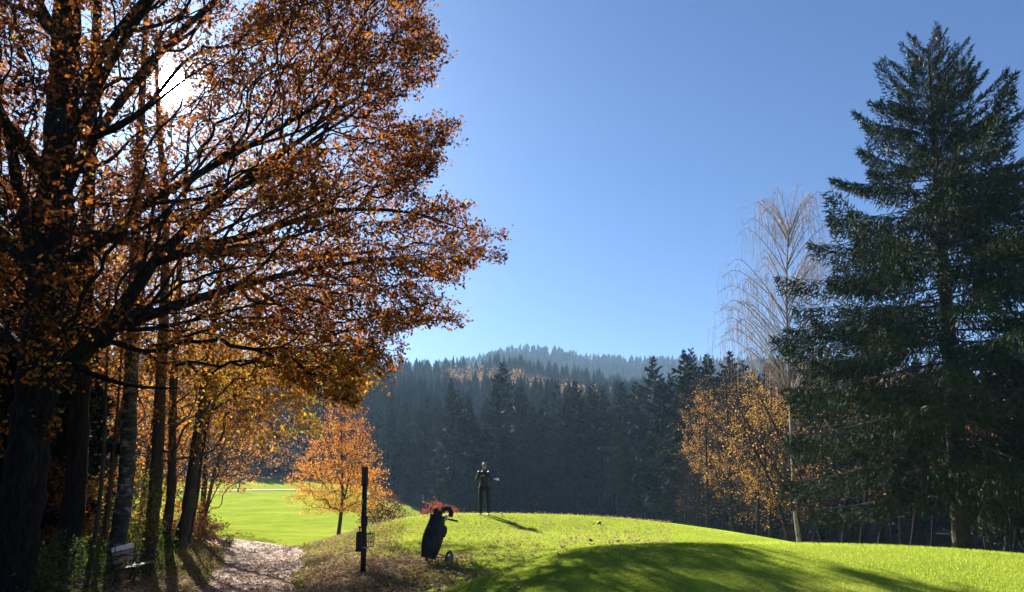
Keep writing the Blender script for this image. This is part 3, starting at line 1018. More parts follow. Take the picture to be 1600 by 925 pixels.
tree('maple_tree', 'amber-crowned tree farthest along the wood edge, its crown hidden behind the oak leaves', 'tree', (300, 31), [(304, 780, 31), (318, 680, 31), (345, 600, 31), (370, 520, 31)], .2, .05,
     polypts([(320, 470), (470, 420), (555, 480), (560, 560), (520, 590), (420, 600), (320, 610)], 31.5, 2.4, 150, 9, (.5, .5, .25)), M['oak_bark'], M['oak_leaf'], (.009, 4, .13, .14), seed=14, tint=patchy(7, .4, 1.0), step=.35, tip=.005)
# leaning tree at the wood's edge, with amber sprays reaching over the fairway
tree('leaning_maple', 'leaning dark trunk at the edge of the wood with amber leaves over the fairway', 'tree', (288, 23.5), [(293, 800, 23.5), (303, 720, 23.5), (315, 630, 23.4), (326, 560, 23.3), (338, 470, 23.2), (352, 380, 23.2)], .23, .06,
     polypts([(330, 560), (400, 520), (520, 548), (575, 600), (545, 625), (500, 615), (488, 665), (462, 690), (440, 640), (418, 690), (350, 668), (330, 640)], 22, 1.6, 105, 9, (.28, .28, .16)), M['grey_bark'], M['amber_leaf'], (.008, 5, .125, .10), seed=5, tint=patchy(5, .2, .95, .6), step=.3, tip=.004,
     extra=[([(316, 650, 23.4), (350, 630, 22.8), (395, 602, 22.3), (440, 590, 22), (500, 600, 21.6)], .055, .015), ([(440, 592, 22), (462, 625, 22), (475, 655, 22)], .02, .008), ([(322, 600, 23.3), (350, 560, 23), (420, 520, 22.6)], .04, .015)])
tree('hazel_tree', 'twiggy hazel with sparse pinkish leaves at the left edge of the fairway', 'tree', (318, 27), [(322, 800, 27), (335, 740, 27), (352, 690, 27)], .09, .04,
     polypts([(310, 690), (400, 630), (455, 665), (452, 722), (400, 742), (330, 760)], 27.5, 1.6, 120, 9, (.3, .3, .12)), M['twig'], M['pale_leaf'], (.007, 2, .085, .09), seed=6, step=.25, tip=.0045)
for k_, (u, Y, r, tops, lab) in enumerate([(152, 17.2, .055, [(158, 760, 17.2), (166, 600, 17.3), (172, 430, 17.4)], 'thin sapling stem just left of the white-patched birch'),
                                     (168, 18.5, .045, [(174, 740, 18.5), (188, 580, 18.5), (196, 420, 18.6)], 'thinnest sapling stem, nearest the foot of the white-patched birch'),
                                     (303, 24.8, .06, [(306, 790, 24.8), (318, 700, 24.8), (335, 620, 25)], 'young stem close beside the leaning dark trunk'),
                                     (312, 26.5, .035, [(322, 800, 26.5), (338, 765, 26.5), (352, 735, 26.6)], 'leaning bare sapling at the near edge of the fairway')]):
    tree('sapling', lab, 'sapling', (u, Y), tops, r, r * .4,
         boxpts((tops[-1][0] - 30, tops[-1][0] + 40), (tops[-1][1] - 20, tops[1][1]), (Y - 1, Y + 1), 22 if k_ < 3 else 8, 6, (.3, .3, .2)), M['grey_bark'], M['amber_leaf'], (.007, 2 if k_ < 3 else 1, .09, .1), seed=20 + k_, tip=.004)

# deeper in the left wood: whole trees, seen as orange masses and dark trunks
deep = [(-40, 24, 16, 'oak_leaf', 'deep rust-coloured tree at the very edge, left of the huge oak'), (60, 30, 17, 'oak_leaf', 'rust tree behind the huge oak trunk'), (165, 31, 15, 'oak_leaf', 'rust-orange tree glowing between the two thick dark trunks'),
        (225, 38, 16, 'amber_leaf', 'amber tree behind the white-patched birch'), (320, 42, 13, 'orange_leaf', 'orange tree behind the leaning trunk'), (120, 44, 18, 'orange_leaf', 'tall orange tree far back in the left wood'),
        (20, 46, 19, 'amber_leaf', 'tall amber tree far back at the left edge'), (270, 56, 15, 'pale_leaf', 'pale brown tree deepest in the left wood')]
for k_, (u, Y, hh, mt, lab) in enumerate(deep):
    x = (u - 800) / F * Y
    b_ = np.array([x, Y, h1(x, Y)])
    pr = [1.0, 2.4, 3.4, 3.6, 3.0, 2.0, .6]
    sk_ = dict(c0=b_ + [0, 0, 1.2], H_=hh - 1.5, prof=pr, n_cl=170, k=7, s=(.5, .5, .28), inner=.25)
    top = b_ + [rng.normal() * .6, rng.normal() * .6, hh * .9]
    tu, tv = pix(top); mu, mv = pix((b_ + top) / 2 + [.3, 0, 0])
    tree('deciduous_tree', lab, 'tree', (u, Y), [(mu[0], mv[0], Y), (tu[0], tv[0], Y)], .2, .04, sk_, M['grey_bark'], M[mt], (.011, 4, .17, .18), seed=40 + k_, step=.5, tip=.007, tmpl=(DIAM, DIAM_F), group='autumn trees deep in the left wood')

# orange tree at the fairway, the young one far off, and the shrubs
ox = (532 - 800) / F * 39
ob = np.array([ox, 39, h1(ox, 39)])
tree('beech_tree', 'small round-headed tree with glowing orange leaves beside the gravel path', 'tree', (532, 39), [(533, 800, 39), (535, 755, 39), (534, 710, 39), (533, 650, 39)], .115, .02,
     dict(c0=ob + [0, 0, 1.45], H_=6.1, prof=[1.5, 2.3, 2.15, 1.9, 1.6, 1.2, .75, .22], n_cl=330, k=9, s=(.28, .28, .05), inner=.2), M['grey_bark'], M['orange_leaf'], (.0075, 5, .085, .08), seed=60, step=.22, tip=.0045, tint=lambda pos, N: np.clip(.85 - (pos[:, 2] - ob[2] - 1.4) * .13 + rng.normal(size=N) * .18, 0, 1),
     extra=[([(538, 780, 39), (548, 735, 39.3), (556, 690, 39.3), (555, 655, 39.3)], .05, .015), ([(538, 775, 39), (524, 730, 38.7), (510, 690, 38.5)], .04, .015)], bf=.35)
tree('young_tree', 'tiny bare young tree standing alone on the far fairway', 'tree', (374, 100), [(374, 760, 100), (374, 742, 100)], .12, .04,
     boxpts((362, 386), (738, 756), (99, 101), 14, 5, (.4, .4, .4)), M['grey_bark'], M['pale_leaf'], (.02, 1, .2, .3), seed=61, tip=.012)

def shrub(name, label, x, y, w, h, mat, n, size, seed, bark='twig', stems=7, tmpl=(OVAL, OVAL_F), tint=None, per=3, group=None, inner=.3):
    rg = np.random.default_rng(seed)
    b_ = np.array([x, y, h1(x, y)])
    sk = Skel(); sk.limb([b_ - [0, 0, .15], b_ + [0, 0, .05]], .02, .02, .1)
    for k in range(stems):
        a = k * 2.4 + rg.random(); e = rg.uniform(.3, .8)
        t_ = b_ + [math.cos(a) * w * .5 * e, math.sin(a) * w * .5 * e, h * rg.uniform(.4, .7)]
        sk.limb([b_, b_ * .5 + t_ * .5 + [0, 0, h * .08], t_], .014, .006, .12)
    A = crown_pts(b_ + [0, 0, h * .12], h * .88, [w * .38, w * .5, w * .48, w * .36, w * .12], n, 6, rg, s=(w * .07, w * .07, h * .06), inner=inner)
    sk.grow(A, bf=.3, step=.15, rg=rg)
    sk.radii(.0035, 2.4)
    lm = MB(); leaf_cloud(lm, sk, .008, per, size, .05, rg, tmpl, tint)
    root = thing(name, label, 'shrub', b_, group=group)
    wb = MB(); sk.wood(wb, 6); wb.v = [v - b_ for v in wb.v]; wb.build('stems', M[bark], root, smooth=True)
    lm.v = [v - b_ for v in lm.v]; lm.build('foliage', mat, root)
    return root
def sx(u, Y): return (u - 800) / F * Y
shrub('red_shrub', 'bright red-orange shrub peeping over the mound behind the golf bag', sx(688, 34.5), 34.5, 2.5, 2.3, M['red_leaf'], 200, .08, 70)
shrub('maroon_shrub', 'low dark maroon tree beside the post, half hidden by the mound', sx(600, 46), 46, 3.0, 2.7, M['maroon_leaf'], 160, .11, 71, bark='grey_bark')
shrub('leafy_shrub', 'green-yellow bush in the dark under the oak at the lower left', sx(118, 15.2), 15.2, 1.8, 1.3, M['green_leaf'], 110, .07, 72)
shrub('leafy_shrub', 'bush with brown and yellow leaves at the foot of the huge oak', sx(40, 14.4), 14.4, 1.6, 1.2, M['green_leaf'], 90, .075, 73, tint=lambda p_, N: np.clip(.7 + rng.normal(size=N) * .25, 0, 1))
shrub('leafy_shrub', 'yellowish sapling bush behind the bench', sx(222, 20.2), 20.2, 1.5, 2.4, M['green_leaf'], 90, .08, 74, tint=lambda p_, N: np.clip(.8 + rng.normal(size=N) * .2, 0, 1))
shrub('leafy_shrub', 'brown-leaved brush on the grassy bank left of the path', sx(322, 26), 26, 2.0, .95, M['pale_leaf'], 100, .08, 75)
shrub('leafy_shrub', 'amber bush between the trunks left of the birch', sx(160, 21.5), 21.5, 2.0, 2.0, M['gold_leaf'], 90, .09, 76)
shrub('leafy_shrub', 'small green weed on the bank beside the path bend', sx(366, 29.5), 29.5, .45, .3, M['green_leaf'], 20, .07, 77, stems=4)
shrub('leafy_shrub', 'low orange bush behind the slim trunks', sx(275, 26), 26, 2.2, 1.6, M['orange_leaf'], 90, .09, 78)
shrub('leafy_shrub', 'dusky bush filling the gap left of the thick second trunk', sx(75, 20), 20, 2.4, 2.4, M['oak_leaf'], 110, .1, 79)

# brambles and weeds under the left wood
def undergrowth():
    x, y = region(2600, 12, 34, -42, -18, 1.0)
    pd = path_dist(x, y)
    keep = (pd > 2.6 + .6 * wob(x, y, 1, 4)) & (x < -.35 * y - .3) & (rng.random(len(x)) < .5 + .5 * wob(x, y, 1.1, 6)) & (np.hypot(x + 9.2, y - 17.6) > 1.5)
    th_ = np.degrees(np.arctan2(x, y))
    keep &= ~((th_ > -30.5) & (y < 19) & (y > 10) & (rng.random(len(x)) < .8))
    x, y = x[keep], y[keep]
    z = H(x, y)
    N = len(x); k = 46
    P_ = np.repeat(np.stack([x, y, z], 1), k, 0) + rng.normal(size=(N * k, 3)) * [.22, .22, 0] 
    P_[:, 2] += np.abs(rng.normal(size=N * k)) * .2 + .02
    mb = MB()
    d = rng.normal(size=(N * k, 3))
    scatter(mb, OVAL, OVAL_F, P_, frames(d, rng), .04 + .05 * rng.random(N * k), np.clip(.45 + .3 * wob(P_[:, 0], P_[:, 1], .8, 2) + .2 * rng.normal(size=N * k), 0, 1))
    st = rng.normal(size=(N * 5, 3)) * .4; st[:, 2] = 1
    P2 = np.repeat(np.stack([x, y, z], 1), 5, 0) + rng.normal(size=(N * 5, 3)) * [.2, .2, 0]
    scatter(mb, np.array([[-.02, 0, 0], [.02, 0, 0], [0, 1, 0]]), [np.array([[0, 1, 2]])], P2, frames(st, rng), .2 + .35 * rng.random(N * 5), np.full(N * 5, .2))
    return mb
tag(undergrowth().build('undergrowth', M['green_leaf']), 'low brambles and weeds under the trees left of the path', 'undergrowth', kind='stuff')

# ------------------------------------------------------------------ conifers
def twig_template(spikes, seed):
    rg = np.random.default_rng(seed)
    V = []; T_ = []
    ring = [(math.cos(a), math.sin(a)) for a in (0, 2.09, 4.19)]
    for (c, s_) in ring: V.append([.05 * c, 0, .05 * s_])
    for (c, s_) in ring: V.append([.11 * c, .35, .11 * s_])
    V.append([0, 1, 0])
    T_ += [[j, (j + 1) % 3, 3 + (j + 1) % 3] for j in range(3)] + [[j, 3 + (j + 1) % 3, 3 + j] for j in range(3)] + [[3 + j, 3 + (j + 1) % 3, 6] for j in range(3)]
    for k in range(spikes):
        y0 = (k + .3) / spikes * .85; a = k * 2.4 + rg.random()
        L = .24 * (1 - .35 * y0)
        n = len(V); ca, sa = math.cos(a), math.sin(a)
        V += [[0, y0, 0], [0, y0 + .12, 0], [ca * L, y0 + .2, sa * L]]
        T_.append([n, n + 1, n + 2])
    return np.array(V), [np.array(T_)]
TW_NEAR = twig_template(8, 1)
TW_FAR = (np.array([[-.16, .0, 0], [.16, .15, 0], [.02, 1, 0], [0, .1, .14]]), [np.array([[0, 1, 2], [0, 3, 2]])])

def spruce_parts(hh, rmax, seed, n_br, per, tsz, detail, z0=.12, r0=.3, prof=None, lean=(0, 0), bare=0.0, tint_base=.45, k=8, gap=None):
    rg = np.random.default_rng(seed)
    tr = MB(); br = MB(); fo = MB(); cones = []
    zz = np.linspace(0, hh, 24)
    ax = np.stack([lean[0] * (zz / hh) ** 1.2, lean[1] * (zz / hh), zz], 1)
    tube(tr, ax - [0, 0, .3 * 0], r0 * (1 - zz / hh) ** .85 + .012, k, cap=False)
    prof = prof or [.6, .9, 1.0, .93, .82, .68, .53, .38, .22, .05]
    pos_all = []; dir_all = []; sc_all = []; ti_all = []
    for b in range(n_br):
        t = ((b + rg.random()) / n_br)
        t = z0 + (1 - z0) * t ** .92
        z = t * hh * .985
        Lb = rmax * np.interp(t, np.linspace(0, 1, len(prof)), prof) * (rg.uniform(.6, 1.2) if detail else rg.uniform(.45, 1.35))
        if rg.random() < bare * (1 - t): Lb *= .5
        a = b * 2.39996 + rg.normal() * .35
        o_ = np.array([math.cos(a), math.sin(a), 0]); side = np.array([-o_[1], o_[0], 0])
        if gap is not None: Lb = gap(o_, t, Lb, rg)
        if Lb < .08: continue
        up0 = np.interp(t, [0, .4, .75, 1], [-.15, -.04, .22, .75]) + rg.normal() * .08
        dr_ = np.interp(t, [0, .5, 1], [-.32, -.22, .05])
        s = np.linspace(0, 1, 9)
        cx = np.interp(z, zz, ax[:, 0]); cy_ = np.interp(z, zz, ax[:, 1])
        pts = np.array([cx, cy_, z]) + o_[None] * (s * Lb)[:, None] + np.array([0, 0, 1])[None] * (Lb * (up0 * s + dr_ * s ** 2 * 1.1 + .22 * s ** 3.2))[:, None]
        pts = pts + side[None] * (rg.normal() * .08 * Lb * s ** 2)[:, None]
        tube(br, pts, np.linspace(max(.008, .007 * Lb + .006), .003, 9), 4 if detail else 3, cap=False)
        if t > .72 and detail:
            for _ in range(2):
                if rg.random() < .5: cones.append(pts[rg.integers(4, 8)] + rg.normal(size=3) * .03 - [0, 0, .03])
        n = int(per * max(.25, Lb / rmax) * (1 if detail else 1))
        if n < 2: n = 2
        st = rg.uniform(.12 if t > .5 else .2, 1.0, n) ** .85
        bp = np.stack([np.interp(st, s, pts[:, c_]) for c_ in range(3)], 1)
        lat = (rg.random(n) * 2 - 1); lat = np.sign(lat) * np.abs(lat) ** 1.1
        latL = Lb * (.235 if detail else .26) * np.clip((1.05 - st) * 1.9, .12, 1) * lat
        hang = np.abs(latL) * .35 + rg.random(n) ** 1.5 * (.62 if t < .7 else .16) * min(1, Lb / 2)
        p_ = bp + side[None] * latL[:, None] + o_[None] * (np.abs(latL) * .55)[:, None] - np.array([0, 0, 1])[None] * hang[:, None]
        d = o_[None] * .7 + side[None] * (np.sign(lat) * .6)[:, None] + rg.normal(size=(n, 3)) * .35
        hm = rg.random(n) < (.45 if t < .75 else .1)
        d[:, 2] += np.where(hm, -1.3, .12 + .5 * (t > .7))
        pos_all.append(p_); dir_all.append(d)
        sc_all.append(tsz * rg.uniform(.6, 1.25, n) * np.interp(t, [0, .7, .9, 1], [1.1, 1.0, .7, .4]))
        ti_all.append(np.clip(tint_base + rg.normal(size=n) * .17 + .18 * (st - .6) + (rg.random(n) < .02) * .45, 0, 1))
    P_ = np.concatenate(pos_all); D = np.concatenate(dir_all); S_ = np.concatenate(sc_all); T_ = np.concatenate(ti_all)
    tm = TW_NEAR if detail else TW_FAR
    w = .75 if detail else 1.5
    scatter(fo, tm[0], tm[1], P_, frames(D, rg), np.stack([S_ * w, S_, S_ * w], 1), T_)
    return tr, br, fo, cones

# the tall spruce at the right
bx = sx(1492, 26); bz = h1(bx, 26)
topz = at(1445, 15, 26)
def gap(o_, t, Lb, rg):
    # longer limbs low on the side facing the tee, a few storm gaps
    if o_[0] < -.2 and .18 < t < .42: Lb *= 1.08
    if o_[0] > .3 and .55 < t < .7: Lb *= .98
    if t < .27 and rg.random() < .4: Lb *= .5
    return Lb
root = thing('spruce_tree', 'tallest dark spruce with brown cones and drooping boughs at the right', 'tree', (bx, 26, bz - .1))
tr, br, fo, cones = spruce_parts(topz[2] - bz - 1.3, 5.9, 5, 205, 1000, .235, True, z0=.13, r0=.36,
                          prof=[.55, .95, 1.06, 1.02, .96, .88, .79, .66, .50, .32, .10], lean=(topz[0] - bx, 0), tint_base=.42, gap=gap, k=12)
tr.build('trunk', M['spruce_bark'], root, smooth=True)
br.build('boughs', M['spruce_bark'], root, smooth=True)
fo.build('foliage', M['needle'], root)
cm = MB()
tube(cm, [[0, 0, 0], [0, 0, -.03], [0, 0, -.08], [.005, 0, -.13], [.005, 0, -.165]], [.006, .02, .024, .018, .004], 7)
cme = cm.mesh('cone', True); cme.materials.append(M['cone'])
rng.shuffle(cones)
for c_ in cones[:95]:
    o = bpy.data.objects.new('cone', cme); COL.objects.link(o); o.parent = root
    o.location = c_; o.rotation_euler = (rng.normal() * .2, rng.normal() * .2, rng.random() * 6); o.scale = (1.6,) * 3

# spruce kinds shared by the wood across the valley
protos = []
for k_ in range(7):
    hh = 21
    tr, br, fo, _ = spruce_parts(hh, [2.7, 3.1, 2.4, 2.9, 2.5, 3.3, 2.2][k_], 30 + k_, 84, 190, .55, False, z0=[.06, .1, .22, .08, .3, .12, .18][k_], r0=.22, tint_base=[.4, .5, .45, .35, .6, .45, .55][k_], bare=.3, k=5)
    r = thing('spruce_tree', 'dark spruce standing in the wood across the valley', 'tree', (0, 0, 0), group='spruces of the wood across the valley')
    br.v += tr.v; br.f += [a + br.n for a in tr.f]; br.t += tr.t; br.n += tr.n
    br.build('trunk', M['spruce_bark'], r, smooth=True)
    fo.build('foliage', M['far_needle'], r)
    protos.append(r)
used = [False] * 7
def place_spruce(u, Y, hh, rg, label=None, group='spruces of the wood across the valley', k_=None):
    k_ = int(rg.integers(0, 7)) if k_ is None else k_
    x = sx(u, Y); z = h1(x, Y) - .2
    s = hh / 21.0; w = s * rg.uniform(.9, 1.5)
    if used[k_]:
        return copy_tree(protos[k_], (x, Y, z), rg.random() * 6.28, (w, w, s), label, group)
    used[k_] = True
    o = protos[k_]; o.location = (x, Y, z); o.rotation_euler = (0, 0, rg.random() * 6.28); o.scale = (w, w, s)
    if label: o['label'] = label
    return o
rg = np.random.default_rng(99)
ED = [(340, 155), (450, 152), (560, 140), (640, 122), (760, 108), (900, 102), (1040, 94), (1140, 84), (1230, 70), (1300, 60), (1400, 56), (1760, 50)]
for row in range(6):
    u = 330 + rg.uniform(0, 20)
    while u < 1250:
        Y = np.interp(u, *zip(*ED)) + row * 6.5 + rg.uniform(-2, 2)
        vt = np.interp(u, [330, 450, 560, 640, 700, 830, 900, 960, 1040, 1080, 1150, 1250], [650, 650, 645, 640, 624, 614, 612, 618, 604, 566, 572, 590])
        topZ = at(u, vt + rg.normal() * 17 + (12 if row > 2 else 0) - row * 1.5, Y)[2]
        hh = topZ - h1(sx(u, Y), Y)
        hh = min(max(hh, 9), 30)
        place_spruce(u, Y, hh, rg)
        u += rg.uniform(.75, 1.25) * 4.4 / Y * F * (1.25 if row else 1)
for (u, Y, vt, lab, kk) in [(1073, 76, 540, 'slender spruce rising clear of the wood beside the bare orange trees', 0), (1112, 80, 552, 'ragged spruce just right of the slender one, above the orange crowns', 3),
                    (962, 88, 640, 'thin pale-barked spruce standing forward of the dark wood', 4), (900, 98, 590, 'pointed spruce standing highest in the middle of the wood', 1), (712, 104, 606, 'broad spruce heading the wood behind the golfer', 5)]:
    hh = at(u, vt, Y)[2] - h1(sx(u, Y), Y)
    place_spruce(u, Y, hh, rg, lab, k_=kk)
for (u, Y, vt) in [(1035, 82, 585), (1052, 88, 578), (1092, 90, 566), (1128, 78, 575), (1146, 74, 560), (1165, 80, 556), (1182, 72, 568), (1204, 76, 560), (1222, 70, 552), (1244, 66, 566), (1262, 62, 556)]:
    place_spruce(u, Y, at(u, vt, Y)[2] - h1(sx(u, Y), Y), rg)
# dark spruces closing the wood behind the tall spruce and at the far left
for row in range(3):
    u = 1200 + rg.uniform(0, 30)
    while u < 1760:
        Y = np.interp(u, *zip(*ED)) + 4 + row * 7 + rg.uniform(-1.5, 1.5)
        hh = at(u, 560 + rg.normal() * 14 + 10 * row, Y)[2] - h1(sx(u, Y), Y)
        place_spruce(u, Y, max(hh, 8), rg, 'dark spruce in the thicket behind the tall spruce', 'spruces behind the tall spruce')
        u += rg.uniform(.8, 1.2) * 3.6 / Y * F
for (u, Y, hh) in [(-60, 22, 11), (30, 24, 12), (66, 21, 8.5), (-25, 19, 10), (92, 23.5, 7.5), (128, 27, 8), (10, 28, 11), (95, 26, 10), (-150, 26, 14), (-10, 33, 14), (150, 35, 9), (70, 38, 13), (-90, 40, 16), (200, 60, 12), (120, 62, 16), (40, 58, 16), (-60, 60, 18)]:
    place_spruce(u, Y, hh, rg, 'dark spruce in the gloom behind the huge oak trunk', 'spruces behind the huge oak')

for (x_, Y, hh) in [(-14, 8, 17), (-17, 2, 18), (-13, -3, 16), (-19, -8, 19), (-11, -10, 17), (-15, -16, 18), (-6, -15, 17), (-22, 5, 19), (-24, -2, 18), (-20, 13, 17), (-9, -22, 18), (-1, -20, 17)]:  # unseen trees added out of frame to block skylight and darken the left wood
    o_ = copy_tree(protos[int(rg.integers(0, 7))], (x_, Y, h1(x_, Y) - .2), rg.random() * 6.28, (hh / 18, hh / 18, hh / 21), 'unseen spruce added left of and behind the viewer to block skylight', 'unseen spruces added for shade on the near left')
# far woods on the hills (beyond counting)
def far_tree_template(seed, levels, sides):
    rg_ = np.random.default_rng(seed); V = []; T_ = []
    for l in range(levels):
        t = l / levels; z = .16 + .8 * t; R_ = .16 * (1 - t) ** .8 + .02
        n = len(V); V.append([rg_.normal() * .01, 0 + rg_.normal() * .01, z + .2 + .05 * (1 - t)])
        ph = rg_.random() * 6
        for j in range(sides):
            a = ph + j * 2 * math.pi / sides; r_ = R_ * rg_.uniform(.55, 1.35)
            V.append([math.cos(a) * r_, math.sin(a) * r_, z + rg_.normal() * .02])
            V.append([math.cos(a + math.pi / sides) * r_ * .35, math.sin(a + math.pi / sides) * r_ * .35, z + .05])
        for j in range(2 * sides):
            T_.append([n, n + 1 + j, n + 1 + (j + 1) % (2 * sides)])
    n = len(V); V += [[-.012, 0, 0], [.012, 0, 0], [0, 0, .95], [0, .012, 0]]; T_ += [[n, n + 1, n + 2], [n, n + 3, n + 2]]
    return np.array(V), [np.array(T_)]
def far_wood(name, label, n, r0, r1, a0, a1, levels, sides, hmin, hmax, mat, seed, keepf=None, wfac=1.0):
    x, y = region(n, r0, r1, a0, a1, 1.6)
    if keepf is not None:
        k = keepf(x, y); x, y = x[k], y[k]
    z = H(x, y)
    mb = MB(); vr = rng.integers(0, 6, len(x))
    for s in range(6):
        tv, tf = far_tree_template(seed + s, levels, sides)
        k = vr == s; N = k.sum()
        a = rng.random(N) * 6.28
        fr = np.zeros((N, 3, 3)); fr[:, 0, 0] = np.cos(a); fr[:, 1, 0] = np.sin(a); fr[:, 0, 1] = -np.sin(a); fr[:, 1, 1] = np.cos(a); fr[:, 2, 2] = 1
        hh = rng.uniform(hmin, hmax, N)
        scatter(mb, tv, tf, np.stack([x[k], y[k], z[k] - .3], 1), fr, np.stack([hh * wfac, hh * wfac, hh], 1), np.clip(.4 + rng.normal(size=N) * .22, 0, 1))
    tag(mb.build(name, mat), label, 'wood', kind='stuff')
autp = lambda x, y: wob(x, y, 22, 8) > .3
autp2 = lambda x, y: wob(x, y, 60, 3) > .6
far_wood('spruce_wood', 'blue-green spruce wood climbing the middle hill', 6800, 150, 430, -50, 32, 9, 7, 15, 24, M['far_needle'], 200, lambda x, y: (~autp(x, y)) & (np.hypot(x, y) > np.interp((np.degrees(np.arctan2(x, y))), [-50, -17, -12, -5, 5, 15, 30], [165, 178, 165, 145, 135, 125, 110])))
far_wood('hilltop_wood', 'hazy wood along the far hilltop', 9000, 430, 860, -48, 30, 5, 5, 17, 27, M['far_needle'], 240, lambda x, y: ~autp2(x, y))
def autumn_wood(name, label, n, r0, r1, a0, a1, keepf, mat, lab2):
    x, y = region(n, r0, r1, a0, a1, 1.6); k = keepf(x, y); x, y = x[k], y[k]; z = H(x, y)
    N = len(x); kk = 90
    P_ = np.repeat(np.stack([x, y, z], 1), kk, 0)
    g = rng.normal(size=(N * kk, 3)) * [2.0, 2.0, 3.2]; g = g / np.maximum(1, np.linalg.norm(g / [4, 4, 6.5], axis=1, keepdims=True))
    P_ = P_ + g + [0, 0, 13.5]
    mb = MB(); scatter(mb, DIAM, DIAM_F, P_, frames(rng.normal(size=(N * kk, 3)), rng), 1.0 + .9 * rng.random(N * kk), np.clip(np.repeat(rng.random(N) * .8, kk) + .1 * rng.normal(size=N * kk), 0, 1))
    scatter(mb, np.array([[-.15, 0, 0], [.15, 0, 0], [0, 14, 0]]), [np.array([[0, 1, 2]])], np.stack([x, y, z], 1), frames(np.tile([0, 0, 1.], (N, 1)), rng), np.ones(N), np.zeros(N))
    tag(mb.build(name, mat), label, 'wood', kind='stuff')
autumn_wood('autumn_wood', 'orange broadleaf patches in the hillside wood', 3400, 190, 430, -50, 32, autp, M['hill_leaf'], '')
autumn_wood('larch_wood', 'pale brown trees along the far hilltop', 2600, 600, 860, -48, 30, autp2, M['pale_leaf'], '')

# ------------------------------------------------------------------ right-hand deciduous trees
def rtree(name, label, u, Y, vt, w, mat, ncl, leaf, seed, r0=.16, lean=None, lowz=.3, bark='oak_bark', k=7, s=(.5, .5, .3), prof=None, tip=.006, group=None, pf=None):
    if lean is None: lean = float(rng.normal() * .8)
    x = sx(u, Y); b_ = np.array([x, Y, h1(x, Y)])
    hh = at(u, vt, Y)[2] - b_[2]
    top = b_ + [lean, rng.normal() * .3, hh * .93]
    m1_ = b_ + [lean * .35, 0, hh * .45]
    tu, tv = pix(top); mu, mv = pix(m1_)
    cr_ = dict(c0=b_ + [lean * lowz, 0, hh * lowz], H_=hh * (1 - lowz), prof=[q_ * w for q_ in (prof or [.5, .9, 1, .9, .65, .25])], n_cl=ncl, k=k, s=s, inner=.25, lean=(lean * (1 - lowz), 0))
    return tree(name, label, 'tree', (u, Y), [(mu[0], mv[0], Y), (tu[0], tv[0], Y)], r0, .03, cr_, M[bark], M[mat] if mat else None, leaf, seed=seed, step=.4, tip=tip, tmpl=(DIAM, DIAM_F), group=group, pts_fn=pf)
rtree('beech_tree', 'orange-brown leafed tree left of the golden one at the wood edge', 1102, 60, 598, 1.5, 'gold_leaf', 80, (.010, 7, .10, .10), 80, pf=lambda A: A[wob(A[:, 0], A[:, 2], .8, 5) > -.15])
rtree('bare_tree', 'tangled bare tree with grey twigs in front of the ragged spruce', 1140, 56, 560, 3.4, None, 260, (0, 0, 0, 0), 81, lowz=.2, tip=.007)
rtree('beech_tree', 'golden-leafed tree just left of the tall spruce boughs', 1200, 46, 575, 2.6, 'gold_leaf', 120, (.010, 7, .10, .10), 82, pf=lambda A: A[wob(A[:, 0], A[:, 2], .8, 2) > -.1], lowz=.28, lean=-.6)
rtree('bare_tree', 'brownish bare tree overlapping the golden tree', 1178, 50, 545, 2.8, None, 200, (0, 0, 0, 0), 83, lowz=.15, tip=.007)
for k_, (u, Y, vt, w_, m_, lab) in enumerate([(1068, 66, 640, 1.6, None, 'low bare brushy tree at the left end of the brown trees'), (1086, 72, 590, 2.2, 'pale_leaf', 'brown-twigged tree with sparse leaves left of the orange-brown one'), (1126, 68, 585, 2.3, 'pale_leaf', 'brown-twigged tree with sparse leaves between the orange-brown and the golden tree'), (1158, 60, 572, 2.4, 'gold_leaf', 'amber-leafed tree standing close behind the golden tree'), (1222, 54, 560, 2.6, 'gold_leaf', 'brown-gold tree right behind the trunk of the weeping birch')]):
    rtree('twiggy_tree', lab, u, Y, vt, w_, m_, 190, (.0085, 3 if m_ == 'gold_leaf' else 2, .10, .12) if m_ else (0, 0, 0, 0), 150 + k_, lowz=.08, tip=.0075, r0=.12)
stand = [(1232, 38, 640, -1.3, 'gold_leaf'), (1256, 40, 620, -1.8, None), (1282, 37, 600, -1.6, 'pale_leaf'), (1308, 41, 590, .8, 'gold_leaf'), (1334, 38, 600, .9, None), (1362, 39, 585, 1.5, 'orange_leaf'),
         (1388, 42, 575, -.8, 'pale_leaf'), (1412, 37, 590, 1.2, None), (1446, 40, 580, .6, 'gold_leaf'), (1532, 41, 575, -.8, 'orange_leaf'), (1572, 38, 590, .9, 'pale_leaf'), (1622, 42, 580, .5, None)]
for k_, (u, Y, vt, ln, mt) in enumerate(stand):
    rtree('slender_tree', 'slim leaning tree with sparse leaves in the stand behind the tall spruce', u, Y, vt, 2.0, mt, 70, (.0075, 1, .11, .15), 90 + k_, r0=[.11, .16, .09, .14][k_ % 4], bark='oak_bark', lean=ln * 1.8, lowz=.3, tip=.0065, group='slim trees behind the tall spruce')
rtree('orange_tree', 'orange-leafed tree glimpsed through the lower boughs of the tall spruce', 1400, 47, 560, 3.0, 'orange_leaf', 60, (.010, 2, .14, .2), 110)
rtree('orange_tree', 'rusty tree showing at the right edge behind the tall spruce', 1560, 46, 555, 3.0, 'orange_leaf', 60, (.010, 2, .14, .2), 111)

